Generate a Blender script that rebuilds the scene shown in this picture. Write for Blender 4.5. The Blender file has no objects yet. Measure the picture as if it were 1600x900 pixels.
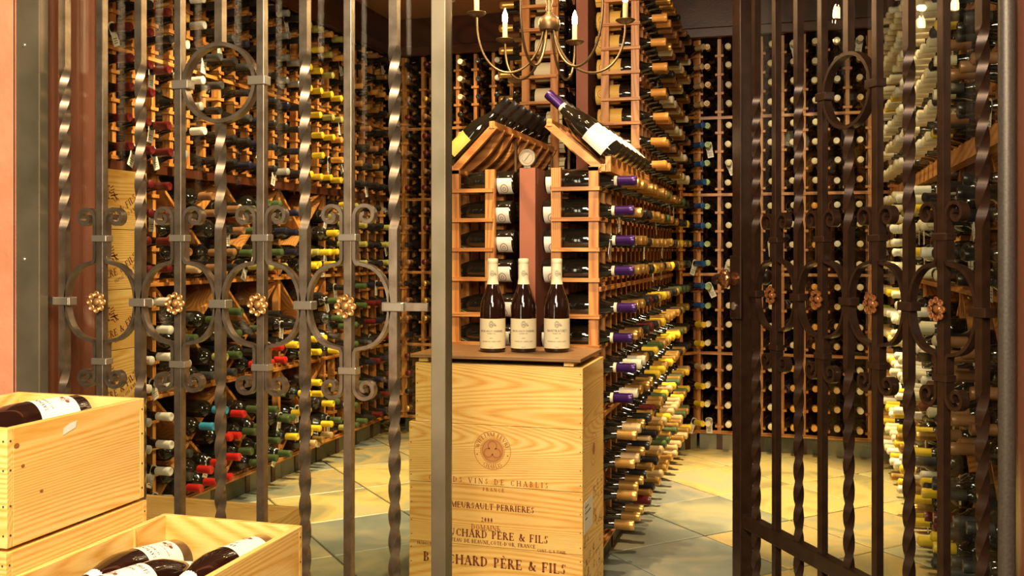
import bpy, math, random
import numpy as np
from mathutils import Vector, Matrix
R = random.Random(7)
SC = bpy.context.scene
COL = SC.collection
PI = math.pi
# ------------------------------------------------------------------ camera
cd = bpy.data.cameras.new('camera'); cam = bpy.data.objects.new('camera', cd); COL.objects.link(cam)
cam.location = (0, 0, 1.10); cam.rotation_euler = (PI/2, 0, math.radians(16.35))
cd.sensor_width = 36; cd.lens = 33.75; cd.shift_y = -58/1600; cd.clip_start = .05
SC.camera = cam
# ------------------------------------------------------------------ world, lights, exposure
w = bpy.data.worlds.new('world'); SC.world = w; w.use_nodes = True
w.node_tree.nodes['Background'].inputs[0].default_value = (.9, .55, .32, 1)
w.node_tree.nodes['Background'].inputs[1].default_value = .035
SC.view_settings.view_transform = 'Standard'; SC.view_settings.look = 'None'
SC.view_settings.gamma = 1; SC.view_settings.use_curve_mapping = False
SC.view_settings.exposure = 0.5
WARM = (1, .68, .34)
def spot(name, loc, tgt, power, deg, blend=.5, col=WARM, size=.03):
    l = bpy.data.lights.new(name, 'SPOT'); l.energy = power; l.color = col; l.spot_size = math.radians(deg)
    l.spot_blend = blend; l.shadow_soft_size = size
    o = bpy.data.objects.new(name, l); COL.objects.link(o); o.location = loc
    o.rotation_euler = (Vector(tgt)-Vector(loc)).to_track_quat('-Z', 'Y').to_euler(); return o
def area(name, loc, tgt, power, size, col=WARM):
    l = bpy.data.lights.new(name, 'AREA'); l.energy = power; l.color = col; l.size = size
    o = bpy.data.objects.new(name, l); COL.objects.link(o); o.location = loc
    o.rotation_euler = (Vector(tgt)-Vector(loc)).to_track_quat('-Z', 'Y').to_euler(); return o
CEIL = 2.5
# ceiling downlights of the cellar (spots) -- (x, y) , target, power, cone
DOWN = [((-.05, 4.30), (-.06, 4.50, 0), 470, 44), ((-.10, 3.55), (-.50, 3.85, .5), 105, 70),
        ((-1.75, 4.45), (-1.68, 4.30, 0), 235, 50), ((-1.55, 3.20), (-2.4, 3.60, .75), 170, 75),
        ((-1.45, 4.40), (-2.4, 4.45, .8), 120, 75), ((.0, 4.35), (.1, 5.45, .8), 36, 70),
        ((.0, 3.6), (.55, 4.0, .8), 48, 60), ((-1.86, 5.04), (-1.8, 5.3, .9), 22, 90),
        ((-.78, 2.62), (-.90, 3.25, 1.0), 120, 58)]
for i, (p, t, e, a) in enumerate(DOWN):
    spot('downlight_lamp', (p[0], p[1], CEIL-.03), t, e, a, .7, (1, .76, .42))
# lamps of the shop floor in front of the gate (behind and beside the camera), plus an added fill light
area('shop_side_light', (-.55, .30, 2.35), (-1.35, 2.1, .8), 62, .7, (1, .85, .63))
area('shop_side_light', (.05, -.3, 1.95), (-.95, 2.9, .45), 42, .6, (1, .77, .48))

bar_fill = area('shop_side_light', (-1.38, -.5, 1.15), (-1.4, 2.1, .85), 13, .30, (1, .84, .64)); bar_fill.data.shape = 'RECTANGLE'; bar_fill.data.size_y = 1.5  # added fill light behind the camera, for highlights along the twisted bars
# ------------------------------------------------------------------ materials
def mat(name, col=(.8,.8,.8), rough=.5, metal=0., spec=.5, coat=0., emit=None, estr=0.):
    m = bpy.data.materials.new(name); m.use_nodes = True
    b = m.node_tree.nodes['Principled BSDF']
    b.inputs['Base Color'].default_value = (*col, 1); b.inputs['Roughness'].default_value = rough
    b.inputs['Metallic'].default_value = metal; b.inputs['Specular IOR Level'].default_value = spec
    b.inputs['Coat Weight'].default_value = coat
    if emit: b.inputs['Emission Color'].default_value = (*emit, 1); b.inputs['Emission Strength'].default_value = estr
    return m
def N(m, t, **kw):
    n = m.node_tree.nodes.new(t)
    for k, v in kw.items():
        if hasattr(n, k): setattr(n, k, v)
        else: n.inputs[k.replace('_', ' ')].default_value = v
    return n
def L(m, a, b): m.node_tree.links.new(a, b)
def ramp(m, fac, stops):
    r = m.node_tree.nodes.new('ShaderNodeValToRGB'); e = r.color_ramp.elements
    e[0].position = stops[0][0]; e[0].color = (*stops[0][1], 1); e[1].position = stops[-1][0]; e[1].color = (*stops[-1][1], 1)
    for p, c in stops[1:-1]:
        k = e.new(p); k.color = (*c, 1)
    L(m, fac, r.inputs[0]); return r
def wood(name, axis, dark, mid, light, scale=3, rings=620, stretch=.09, rough=.5, bump=.05, stops=(.02,.36,.72)):
    """grain runs along local axis ('X','Y','Z'): fine late-wood lines following a warped field"""
    m = mat(name, mid, rough); b = m.node_tree.nodes['Principled BSDF']
    tc = N(m, 'ShaderNodeTexCoord'); oi = N(m, 'ShaderNodeObjectInfo')
    mul = N(m, 'ShaderNodeMath', operation='MULTIPLY'); mul.inputs[1].default_value = 37.0; L(m, oi.outputs['Random'], mul.inputs[0])
    add = N(m, 'ShaderNodeVectorMath', operation='ADD'); L(m, tc.outputs['Object'], add.inputs[0]); L(m, mul.outputs[0], add.inputs[1])
    mp = N(m, 'ShaderNodeMapping'); L(m, add.outputs[0], mp.inputs[0])
    s = [1, 1, 1]; s['XYZ'.index(axis)] = stretch; mp.inputs['Scale'].default_value = s
    no = N(m, 'ShaderNodeTexNoise'); L(m, mp.outputs[0], no.inputs['Vector']); no.inputs['Scale'].default_value = scale; no.inputs['Detail'].default_value = 1.0
    sn = N(m, 'ShaderNodeMath', operation='MULTIPLY'); L(m, no.outputs[0], sn.inputs[0]); sn.inputs[1].default_value = rings
    si = N(m, 'ShaderNodeMath', operation='SINE'); L(m, sn.outputs[0], si.inputs[0])
    n2 = N(m, 'ShaderNodeTexNoise'); L(m, mp.outputs[0], n2.inputs['Vector']); n2.inputs['Scale'].default_value = 170; n2.inputs['Detail'].default_value = 2
    n2s = N(m, 'ShaderNodeMath', operation='MULTIPLY_ADD'); L(m, n2.outputs[0], n2s.inputs[0]); n2s.inputs[1].default_value = .45; n2s.inputs[2].default_value = .27
    ma = N(m, 'ShaderNodeMath', operation='MULTIPLY_ADD'); L(m, si.outputs[0], ma.inputs[0]); ma.inputs[1].default_value = .30
    L(m, n2s.outputs[0], ma.inputs[2])
    r = ramp(m, ma.outputs[0], [(stops[0], dark), (stops[1], mid), (stops[2], light)])
    n3 = N(m, 'ShaderNodeTexNoise'); L(m, mp.outputs[0], n3.inputs['Vector']); n3.inputs['Scale'].default_value = 9
    mx = N(m, 'ShaderNodeMixRGB', blend_type='MULTIPLY'); L(m, r.outputs[0], mx.inputs[1])
    r3 = ramp(m, n3.outputs[0], [(.38, (.90,.78,.62)), (.62, (1,1,1))]); L(m, r3.outputs[0], mx.inputs[2]); mx.inputs[0].default_value = .6
    L(m, mx.outputs[0], b.inputs['Base Color'])
    bp = N(m, 'ShaderNodeBump'); bp.inputs['Strength'].default_value = bump; bp.inputs['Distance'].default_value = .01
    L(m, n2.outputs[0], bp.inputs['Height']); L(m, bp.outputs[0], b.inputs['Normal'])
    return m
PD, PM, PL = (.66,.31,.045), (.82,.50,.135), (.88,.60,.21)
pine = {a: wood('pine_'+a, a, PD, PM, PL) for a in 'XYZ'}
RD, RM, RL = (.30,.09,.016), (.50,.20,.048), (.60,.28,.08)
rackw = {a: wood('redwood_'+a, a, RD, RM, RL, scale=5, rings=160, rough=.42) for a in 'XYZ'}
trimw = wood('trim_wood', 'Y', (.022,.006,.003), (.06,.017,.007), (.075,.022,.009), rings=40, rough=.3)
def noisy(name, c1, c2, scale, rough, bump=.2, detail=4, dist=.01, metal=0.):
    m = mat(name, c1, rough, metal); b = m.node_tree.nodes['Principled BSDF']
    tc = N(m, 'ShaderNodeTexCoord'); no = N(m, 'ShaderNodeTexNoise'); L(m, tc.outputs['Object'], no.inputs['Vector'])
    no.inputs['Scale'].default_value = scale; no.inputs['Detail'].default_value = detail
    r = ramp(m, no.outputs[0], [(.35, c1), (.65, c2)]); L(m, r.outputs[0], b.inputs['Base Color'])
    bp = N(m, 'ShaderNodeBump'); bp.inputs['Strength'].default_value = bump; bp.inputs['Distance'].default_value = dist
    L(m, no.outputs[0], bp.inputs['Height']); L(m, bp.outputs[0], b.inputs['Normal']); return m
terra = noisy('terracotta_plaster', (.66,.25,.13), (.76,.31,.17), 7, .8, .6, 6, .02)
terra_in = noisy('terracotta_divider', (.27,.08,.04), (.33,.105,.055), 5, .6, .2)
plum = noisy('dark_red_wall', (.10,.03,.018), (.15,.045,.025), 4, .7, .2)
ceilm = noisy('ceiling_plaster', (.36,.17,.08), (.42,.2,.1), 3, .8, .2)
reveal = noisy('polished_red_plaster', (.20,.066,.038), (.30,.105,.065), 3, .3, .1)
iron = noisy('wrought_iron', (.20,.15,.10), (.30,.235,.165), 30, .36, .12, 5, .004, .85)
iron2 = noisy('shaded_wrought_iron', (.028,.013,.007), (.045,.021,.012), 30, .34, .12, 5, .004, .4)  # same iron as the fixed panel, darkened to paint the leaf in shade
steel = noisy('weathered_steel', (.15,.125,.075), (.25,.205,.135), 5, .45, .15, 6, .004, .6)
bronze = mat('antique_bronze', (.15,.095,.045), .38, .8)
copper = noisy('gilded_copper', (.42,.20,.06), (.58,.32,.11), 60, .34, .2, 3, .003, .6)
copper2 = noisy('shaded_copper', (.22,.075,.022), (.34,.13,.045), 60, .32, .2, 3, .003, .5)  # darker copy of the gilded copper: shade painted into the leaf's rosettes
polish = mat('polished_iron', (.42,.36,.27), .28, .75)
slate_e = noisy('slate_edge', (.07,.075,.045), (.13,.12,.065), 12, .6, .4)
grout = mat('grout', (.10,.09,.06), .9)
glassm = mat('bottle_glass', (.010,.008,.005), .06, 0, .6, .4)
glassr = mat('dark_red_bottle_glass', (.016,.005,.003), .07, 0, .6, .4)
paper = mat('label_paper', (.72,.62,.40), .6)
paperw = mat('white_paper', (.78,.74,.64), .6)
papery = mat('yellow_label_paper', (.75,.47,.10), .55)
ink = mat('ink', (.06,.045,.035), .6)
inkr = mat('branded_ink', (.22,.05,.02), .7)
inkb = mat('burnt_brand', (.42,.14,.035), .7)
gold_ink = mat('gold_ink', (.5,.3,.08), .4, .5)
wax = mat('candle_sleeve', (.42,.34,.19), .6)
bulbm = mat('bulb_glow', (1,.8,.5), .3, emit=(1,.62,.25), estr=90)
dark_in = mat('dark_recess', (.02,.012,.008), .8)
def paneglass():
    m = bpy.data.materials.new('pane_glass'); m.use_nodes = True; nt = m.node_tree; nt.nodes.clear()
    o = nt.nodes.new('ShaderNodeOutputMaterial'); t = nt.nodes.new('ShaderNodeBsdfTransparent'); g = nt.nodes.new('ShaderNodeBsdfGlossy')
    g.inputs['Roughness'].default_value = .01; t.inputs[0].default_value = (.93,.95,.91,1); lw = nt.nodes.new('ShaderNodeLayerWeight'); lw.inputs[0].default_value = .5; pw = nt.nodes.new('ShaderNodeMath'); pw.operation = 'POWER'; L(m, lw.outputs['Facing'], pw.inputs[0]); pw.inputs[1].default_value = 5; f = nt.nodes.new('ShaderNodeMath'); f.operation = 'MULTIPLY_ADD'; L(m, pw.outputs[0], f.inputs[0]); f.inputs[1].default_value = .7; f.inputs[2].default_value = .022
    x = nt.nodes.new('ShaderNodeMixShader'); L(m, f.outputs[0], x.inputs[0]); L(m, t.outputs[0], x.inputs[1]); L(m, g.outputs[0], x.inputs[2])
    L(m, x.outputs[0], o.inputs[0]); return m
pane = paneglass(); panedge = mat('glass_edge', (.08,.12,.08), .2)
def slate(name, cs):
    m = mat(name, cs[0], .42); b = m.node_tree.nodes['Principled BSDF']
    tc = N(m, 'ShaderNodeTexCoord'); oi = N(m, 'ShaderNodeObjectInfo')
    mul = N(m, 'ShaderNodeMath', operation='MULTIPLY'); mul.inputs[1].default_value = 50; L(m, oi.outputs['Random'], mul.inputs[0])
    ad = N(m, 'ShaderNodeVectorMath', operation='ADD'); L(m, tc.outputs['Object'], ad.inputs[0]); L(m, mul.outputs[0], ad.inputs[1])
    no = N(m, 'ShaderNodeTexNoise'); L(m, ad.outputs[0], no.inputs['Vector']); no.inputs['Scale'].default_value = 3.2; no.inputs['Detail'].default_value = 6; no.inputs['Distortion'].default_value = 1.2
    r = ramp(m, no.outputs[0], [(.32, cs[0]), (.5, cs[1]), (.66, cs[2])]); L(m, r.outputs[0], b.inputs['Base Color'])
    n2 = N(m, 'ShaderNodeTexNoise'); L(m, ad.outputs[0], n2.inputs['Vector']); n2.inputs['Scale'].default_value = 9; n2.inputs['Detail'].default_value = 6
    bp = N(m, 'ShaderNodeBump'); bp.inputs['Strength'].default_value = .5; bp.inputs['Distance'].default_value = .008
    L(m, n2.outputs[0], bp.inputs['Height']); L(m, bp.outputs[0], b.inputs['Normal']); return m
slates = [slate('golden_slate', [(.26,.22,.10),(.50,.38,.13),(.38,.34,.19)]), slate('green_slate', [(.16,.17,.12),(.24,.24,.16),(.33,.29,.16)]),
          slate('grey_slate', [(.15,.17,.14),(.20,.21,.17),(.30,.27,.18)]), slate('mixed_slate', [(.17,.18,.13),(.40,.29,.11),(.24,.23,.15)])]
CAPC = dict(gold=((.62,.36,.10), .32, .75), tan=((.58,.40,.19), .45, .2), purple=((.038,.008,.10), .3, .4), black=((.018,.016,.015), .3, 0), red=((.55,.02,.015), .35, 0),
  burgundy=((.11,.010,.010), .35, 0), cream=((.74,.66,.45), .45, 0), white=((.76,.73,.64), .45, 0), yellow=((.72,.50,.03), .4, 0),
  orange=((.70,.33,.07), .4, .1), blue=((.03,.10,.28), .35, .2), sky=((.05,.30,.50), .4, 0), green=((.06,.09,.03), .4, 0), teal=((.0,.30,.22), .35, .2), navy=((.014,.014,.030), .35, 0),
  silver=((.42,.41,.38), .35, .4), olive=((.36,.32,.08), .42, 0), brown=((.30,.14,.06), .4, .2), lime=((.30,.42,.16), .4, 0), charcoal=((.035,.035,.034), .5, 0))
capm = {k: mat(k+'_capsule', *v) for k, v in CAPC.items()}

# ------------------------------------------------------------------ mesh helpers
class MB:
    def __init__(s): s.v = []; s.f = []; s.m = []
    def add(s, vs, fs, mi=0):
        o = len(s.v); s.v += [tuple(p) for p in vs]; s.f += [tuple(i+o for i in f) for f in fs]; s.m += [mi]*len(fs); return s
    def box(s, x0, x1, y0, y1, z0, z1, mi=0):
        return s.add([(x0,y0,z0),(x1,y0,z0),(x1,y1,z0),(x0,y1,z0),(x0,y0,z1),(x1,y0,z1),(x1,y1,z1),(x0,y1,z1)],
                     [(0,3,2,1),(4,5,6,7),(0,1,5,4),(1,2,6,5),(2,3,7,6),(3,0,4,7)], mi)
    def obox(s, c, ax, ay, az, mi=0):     # oriented box: centre and three half vectors
        c, ax, ay, az = map(Vector, (c, ax, ay, az)); P = [c+i*ax+j*ay+k*az for k in (-1,1) for (i, j) in ((-1,-1),(1,-1),(1,1),(-1,1))]
        return s.add(P, [(0,3,2,1),(4,5,6,7),(0,1,5,4),(1,2,6,5),(2,3,7,6),(3,0,4,7)], mi)
    def bar(s, a, b, w, h, up=(0,0,1), mi=0):   # box between two points
        a, b = Vector(a), Vector(b); d = b-a; l = d.length; d.normalize(); u = Vector(up); sd = d.cross(u).normalized(); u = sd.cross(d)
        return s.obox((a+b)/2, d*l/2, sd*w/2, u*h/2, mi)
    def lathe(s, prof, n=20, mi=0, T=None, close=True):
        vs = []; fs = []
        for r, z in prof:
            for k in range(n):
                a = 2*PI*k/n; vs.append((r*math.cos(a), r*math.sin(a), z))
        for i in range(len(prof)-1):
            for k in range(n):
                k2 = (k+1) % n; fs.append((i*n+k, i*n+k2, (i+1)*n+k2, (i+1)*n+k))
        if close:
            fs.append(tuple(range(n-1, -1, -1))); fs.append(tuple((len(prof)-1)*n+k for k in range(n)))
        if T is not None: vs = [T @ Vector(p) for p in vs]
        return s.add(vs, fs, mi)
    def tube(s, pts, r, n=8, mi=0):
        pts = [Vector(p) for p in pts]; vs = []; fs = []; m = len(pts)
        rr = r if isinstance(r, (list, tuple)) else [r]*m
        u = None
        for i, p in enumerate(pts):
            d = (pts[min(i+1, m-1)]-pts[max(i-1, 0)]).normalized()
            if u is None: u = d.orthogonal().normalized()
            u = (u-d*u.dot(d)).normalized(); v = d.cross(u)
            for k in range(n):
                a = 2*PI*k/n; vs.append(p+(u*math.cos(a)+v*math.sin(a))*rr[i])
        for i in range(m-1):
            for k in range(n):
                k2 = (k+1) % n; fs.append((i*n+k, i*n+k2, (i+1)*n+k2, (i+1)*n+k))
        fs.append(tuple(range(n-1, -1, -1))); fs.append(tuple((m-1)*n+k for k in range(n)))
        return s.add(vs, fs, mi)
    def strap(s, pts, th, w, mi=0, taper=None):   # flat strap: path in the xz plane, th across the path, w in y
        P = [Vector((p[0], 0, p[1])) for p in pts]; vs = []; fs = []; m = len(P)
        for i, p in enumerate(P):
            d = (P[min(i+1, m-1)]-P[max(i-1, 0)]).normalized(); nn = Vector((-d.z, 0, d.x))
            t = th*(taper[i] if taper else 1)/2
            for a, b in ((-1,-1),(1,-1),(1,1),(-1,1)): vs.append(p+nn*t*a+Vector((0, w/2*b, 0)))
        for i in range(m-1):
            for k in range(4):
                k2 = (k+1) % 4; fs.append((i*4+k, (i+1)*4+k, (i+1)*4+k2, i*4+k2))
        fs.append((0,1,2,3)); fs.append(tuple((m-1)*4+k for k in (3,2,1,0)))
        return s.add(vs, fs, mi)
    def mesh(s, name, mats, smooth=False):
        me = bpy.data.meshes.new(name); me.from_pydata(s.v, [], s.f); me.update()
        for m in (mats if isinstance(mats, (list, tuple)) else [mats]): me.materials.append(m)
        if any(s.m): me.polygons.foreach_set('material_index', s.m)
        if smooth:
            me.polygons.foreach_set('use_smooth', [True]*len(me.polygons))
            try: me.set_sharp_from_angle(angle=math.radians(smooth if smooth is not True else 40))
            except Exception: pass
        return me
    def obj(s, name, mats, parent=None, smooth=False, loc=None, bevel=0):
        o = bpy.data.objects.new(name, s.mesh(name, mats, smooth)); COL.objects.link(o)
        if parent: o.parent = parent
        if loc: o.location = loc
        if bevel:
            b = o.modifiers.new('bevel', 'BEVEL'); b.width = bevel; b.segments = 2; b.limit_method = 'ANGLE'
        return o
def inst(me, name, parent=None, M=None):
    o = bpy.data.objects.new(name, me); COL.objects.link(o)
    if parent: o.parent = parent
    if M is not None: o.matrix_local = M
    return o
def tag(o, label, cat, group=None):
    o['label'] = label; o['category'] = cat
    if group: o['group'] = group
    return o
def empty(name, loc=(0,0,0), rz=0):
    o = bpy.data.objects.new(name, None); COL.objects.link(o); o.location = loc; o.rotation_euler = (0,0,rz); o.empty_display_size = .05; return o
def struct(o): o['kind'] = 'structure'; return o

# ------------------------------------------------------------------ a small serif stroke font (cap height 1)
TH, TN, SF = .17, .065, .26
def _l(x0,y0,x1,y1,w): return ('l',x0,y0,x1,y1,w)
def _st(x): return [_l(x,0,x,1,TH), _s(x,0), _s(x,1)]
def _s(x,y,w=SF): return ('s',x,y,w)
def _a(cx,cy,rx,ry,a0,a1): return ('a',cx,cy,rx,ry,a0,a1)
G = {
 'A': (.8, [_l(.1,0,.4,1,TN),_l(.4,1,.7,0,TH),_l(.2,.36,.6,.36,TN),_s(.1,0),_s(.7,0)]),
 'B': (.68, _st(.15)+[_a(.32,.75,.24,.22,-90,90),_a(.32,.27,.29,.25,-90,90),_l(.15,.97,.32,.97,TN),_l(.15,.52,.32,.52,TN),_l(.15,.03,.32,.03,TN)]),
 'C': (.78, [_a(.45,.5,.36,.48,50,310),_l(.70,.95,.70,.70,TN),_l(.70,.05,.70,.28,TN)]),
 'D': (.82, _st(.15)+[_a(.33,.5,.4,.47,-90,90),_l(.15,.97,.33,.97,TN),_l(.15,.03,.33,.03,TN)]),
 'E': (.66, _st(.15)+[_l(.15,.97,.58,.97,TN),_l(.15,.03,.6,.03,TN),_l(.15,.51,.45,.51,TN),_l(.57,1,.57,.78,TN),_l(.6,0,.6,.24,TN),_l(.45,.61,.45,.41,TN)]),
 'F': (.62, _st(.15)+[_l(.15,.97,.58,.97,TN),_l(.15,.51,.45,.51,TN),_l(.57,1,.57,.78,TN),_l(.45,.61,.45,.41,TN)]),
 'G': (.84, [_a(.45,.5,.36,.48,50,325),_l(.70,.95,.70,.72,TN),_l(.74,.08,.74,.42,TH),_s(.72,.42)]),
 'H': (.88, _st(.15)+_st(.73)+[_l(.15,.52,.73,.52,TN)]),
 'I': (.36, _st(.18)),
 'J': (.46, [_l(.28,.1,.28,1,TH),_s(.28,1),_a(.1,.12,.18,.2,-90,0)]),
 'K': (.8, _st(.15)+[_l(.2,.45,.66,1,TN),_l(.3,.55,.7,0,TH),_s(.66,1),_s(.7,0)]),
 'L': (.64, _st(.15)+[_l(.15,.03,.6,.03,TN),_l(.6,0,.6,.26,TN)]),
 'M': (1.0, [_l(.13,0,.13,1,TN),_l(.15,1,.5,.05,TH),_l(.5,.05,.84,1,TN),_l(.86,0,.86,1,TH),_s(.13,0),_s(.86,0),_s(.1,1,.16),_s(.9,1,.16)]),
 'N': (.86, [_l(.13,0,.13,1,TN),_l(.15,1,.72,0,TH),_l(.73,0,.73,1,TN),_s(.13,0),_s(.1,1,.16),_s(.73,1)]),
 'O': (.86, [_a(.43,.5,.35,.48,0,360)]),
 'P': (.64, _st(.15)+[_a(.32,.72,.26,.25,-90,90),_l(.15,.97,.32,.97,TN),_l(.15,.47,.32,.47,TN)]),
 'Q': (.86, [_a(.43,.5,.35,.48,0,360),_l(.45,.1,.78,-.2,TN)]),
 'R': (.76, _st(.15)+[_a(.32,.75,.24,.22,-90,90),_l(.15,.97,.32,.97,TN),_l(.15,.52,.32,.52,TN),_l(.34,.52,.66,0,TH),_s(.68,0,.18)]),
 'S': (.58, [_a(.29,.75,.18,.23,40,250),_a(.29,.26,.2,.25,-140,85),_l(.49,.97,.49,.75,TN),_l(.07,.03,.07,.28,TN)]),
 'T': (.74, [_l(.37,0,.37,1,TH),_s(.37,0),_l(.05,.97,.69,.97,TN),_l(.06,1,.06,.76,TN),_l(.68,1,.68,.76,TN)]),
 'U': (.84, [_l(.15,.35,.15,1,TH),_l(.7,.35,.7,1,TN),_a(.425,.35,.275,.34,180,360),_s(.15,1),_s(.7,1,.2)]),
 'V': (.8, [_l(.1,1,.4,0,TH),_l(.4,0,.7,1,TN),_s(.1,1),_s(.7,1,.2)]),
 'W': (1.1, [_l(.1,1,.35,0,TH),_l(.35,0,.55,.9,TN),_l(.55,.9,.78,0,TH),_l(.78,0,1.0,1,TN),_s(.1,1),_s(1.0,1,.2)]),
 'X': (.78, [_l(.1,1,.68,0,TH),_l(.68,1,.1,0,TN),_s(.1,0,.2),_s(.68,0,.2),_s(.1,1,.2),_s(.68,1,.2)]),
 'Y': (.78, [_l(.1,1,.39,.45,TH),_l(.68,1,.39,.45,TN),_l(.39,0,.39,.45,TH),_s(.39,0),_s(.1,1,.2),_s(.68,1,.2)]),
 'Z': (.7, [_l(.08,.97,.62,.97,TN),_l(.6,.97,.1,.03,TH),_l(.08,.03,.64,.03,TN)]),
 '&': (.9, [_a(.36,.78,.15,.2,0,360),_a(.33,.27,.25,.27,90,330),_l(.28,.65,.78,.0,TH),_l(.55,.12,.78,.52,TN),_s(.76,.52,.22)]),
 ',': (.26, [_l(.12,.08,.08,-.2,.12)]), '.': (.26, [_l(.12,0,.12,.13,.13)]), "'": (.22, [_l(.1,1,.1,.75,.1)]), '-': (.4, [_l(.06,.38,.34,.38,.09)]),
 '0': (.6, [_a(.3,.5,.21,.48,0,360)]), '1': (.42, [_l(.22,0,.22,1,TH),_s(.22,0),_l(.06,.85,.22,1,TN)]),
 '2': (.58, [_a(.28,.72,.2,.26,-20,170),_l(.46,.62,.1,.06,TN),_l(.08,.06,.52,.06,.12)]),
 '5': (.56, [_l(.14,.96,.48,.96,.1),_l(.14,.96,.12,.55,TN),_a(.24,.32,.24,.3,-140,110)]),
 '6': (.6, [_a(.3,.3,.2,.28,0,360),_a(.5,.45,.4,.52,110,190)]), '7': (.56, [_l(.08,.95,.5,.95,.1),_l(.5,.95,.22,0,TH)]),
 '9': (.6, [_a(.3,.7,.2,.28,0,360),_a(.1,.55,.4,.52,-70,10)]), ' ': (.4, []),
}
G['È'] = (G['E'][0], G['E'][1]+[_l(.25,1.28,.42,1.1,.09)]); G['Ô'] = (G['O'][0], G['O'][1]+[_l(.28,1.08,.43,1.24,TN),_l(.43,1.24,.58,1.08,TN)])
def text_polys(s, h, track=.08, bold=1.):
    """list of quads ((x,y)*4) of a line of text, centred on x"""
    out = []; x = 0
    for ch in s:
        adv, st = G[ch]
        for t in st:
            if t[0] == 'l':
                _, x0, y0, x1, y1, wd = t; wd *= bold
                if abs(y1-y0) < 1e-6: q = [(x0,y0-wd/2),(x1,y0-wd/2),(x1,y0+wd/2),(x0,y0+wd/2)]
                else:
                    dx, dy = x1-x0, y1-y0; l = math.hypot(dx, dy); hx = wd/2*l/abs(dy) if abs(dy) > .3*l else wd/2
                    q = [(x0-hx,y0),(x0+hx,y0),(x1+hx,y1),(x1-hx,y1)]
                out.append([((x+a)*h, b*h) for a, b in q])
            elif t[0] == 's':
                _, sx, sy, wd = t; b = TN*bold; y0 = sy if sy < .9 else sy-b
                out.append([((x+a)*h, c*h) for a, c in ((sx-wd*.55,y0),(sx+wd*.55,y0),(sx+wd*.55,y0+b),(sx-wd*.55,y0+b))])
            else:
                _, cx, cy, rx, ry, a0, a1 = t; n = max(5, int(abs(a1-a0)/24)); prev = None
                for i in range(n+1):
                    a = math.radians(a0+(a1-a0)*i/n); wd = (TN+(TH-TN)*abs(math.cos(a))**1.3)*bold; c_, s_ = math.cos(a), math.sin(a)
                    cur = ((x+cx+(rx-wd)*c_, cy+(ry-TN*bold)*s_), (x+cx+rx*c_, cy+ry*s_))
                    if prev: out.append([(p[0]*h, p[1]*h) for p in (prev[0], prev[1], cur[1], cur[0])])
                    prev = cur
        x += adv+track
    W = (x-track)*h
    return [[(a-W/2, b) for a, b in q] for q in out], W
def orient(q):
    ar = sum(q[i][0]*q[(i+1)%len(q)][1]-q[(i+1)%len(q)][0]*q[i][1] for i in range(len(q)))
    return q if ar > 0 else q[::-1]
def put(mb, quads, fn, mi=0):
    for q in quads:
        q = orient(q); mb.add([fn(a, b) for a, b in q], [tuple(range(len(q)))], mi)
def ring_polys(cx, cy, rx, ry, w, n=40, a0=0, a1=360):
    out = []; 
    for i in range(n):
        p, q = math.radians(a0+(a1-a0)*i/n), math.radians(a0+(a1-a0)*(i+1)/n)
        out.append([(cx+(rx-w)*math.cos(p), cy+(ry-w)*math.sin(p)), (cx+rx*math.cos(p), cy+ry*math.sin(p)), (cx+rx*math.cos(q), cy+ry*math.sin(q)), (cx+(rx-w)*math.cos(q), cy+(ry-w)*math.sin(q))])
    return out
def disc_poly(cx, cy, r, n=14, ry=None):
    ry = ry or r
    return [(cx+r*math.cos(2*PI*i/n), cy+ry*math.sin(2*PI*i/n)) for i in range(n)]
def arc_text(s, h, rad, mid_deg, track, inward=False, bold=1.):
    """text along a circle; inward: reads along the bottom of the circle"""
    qs, W = text_polys(s, h, track, bold); out = []
    for q in qs:
        o = []
        for a, b in q:
            if inward: th = math.radians(mid_deg)+a/rad; r = rad-b
            else: th = math.radians(mid_deg)-a/rad; r = rad+b
            o.append((r*math.cos(th), r*math.sin(th)))
        out.append(o)
    return out
def crest_polys(cx, cy, s):
    """oval shield with chevron, ruffled frame and a winged beast at its right"""
    out = ring_polys(cx, cy, .30*s, .42*s, .035*s, 26)+ring_polys(cx, cy, .36*s, .5*s, .02*s, 26)
    for k in range(14):
        a = 2*PI*k/14; out.append(disc_poly(cx+.40*s*math.cos(a), cy+.54*s*math.sin(a), .045*s, 6))
    def ln(x0,y0,x1,y1,w):
        d = math.hypot(x1-x0,y1-y0); nx, ny = -(y1-y0)/d*w/2, (x1-x0)/d*w/2
        return [(cx+(a+nx*e)*s, cy+(b+ny*e)*s) for a, b, e in ((x0,y0,-1),(x1,y1,-1),(x1,y1,1),(x0,y0,1))]
    out += [ln(-.22,-.08,0,.12,.06), ln(0,.12,.22,-.08,.06), ln(-.2,-.18,0,.0,.04), ln(0,.0,.2,-.18,.04)]
    out += [disc_poly(cx-.1*s, cy+.24*s, .04*s, 6), disc_poly(cx+.1*s, cy+.24*s, .04*s, 6)]
    out += ring_polys(cx, cy-.2*s, .09*s, .09*s, .03*s, 12, 150, 400)
    for k in range(5): out.append(ln(.44, .16-.1*k, .62+.06*(k%2), .26-.12*k, .035))
    out += [ln(.5,-.12,.85,-.06,.05), ln(.6,.05,.8,-.3,.04), ln(.62,-.1,.9,-.26,.045), ln(.55,-.2,.72,-.34,.03)]
    for k in range(6): out.append(ln(-.26+.1*k, .56+.02*math.sin(k*2), -.18+.1*k, .60, .03))
    return out

# ------------------------------------------------------------------ room shell
XL, XR, YF, YB = -2.37, .53, 2.34, 5.41     # rack front planes left / right, inner front face of the front wall, rack front plane at the back
DEP = .36
fl = struct(MB().box(-3.2, 2.2, -1.2, 6.1, -.06, -.006).obj('floor', grout))
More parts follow.
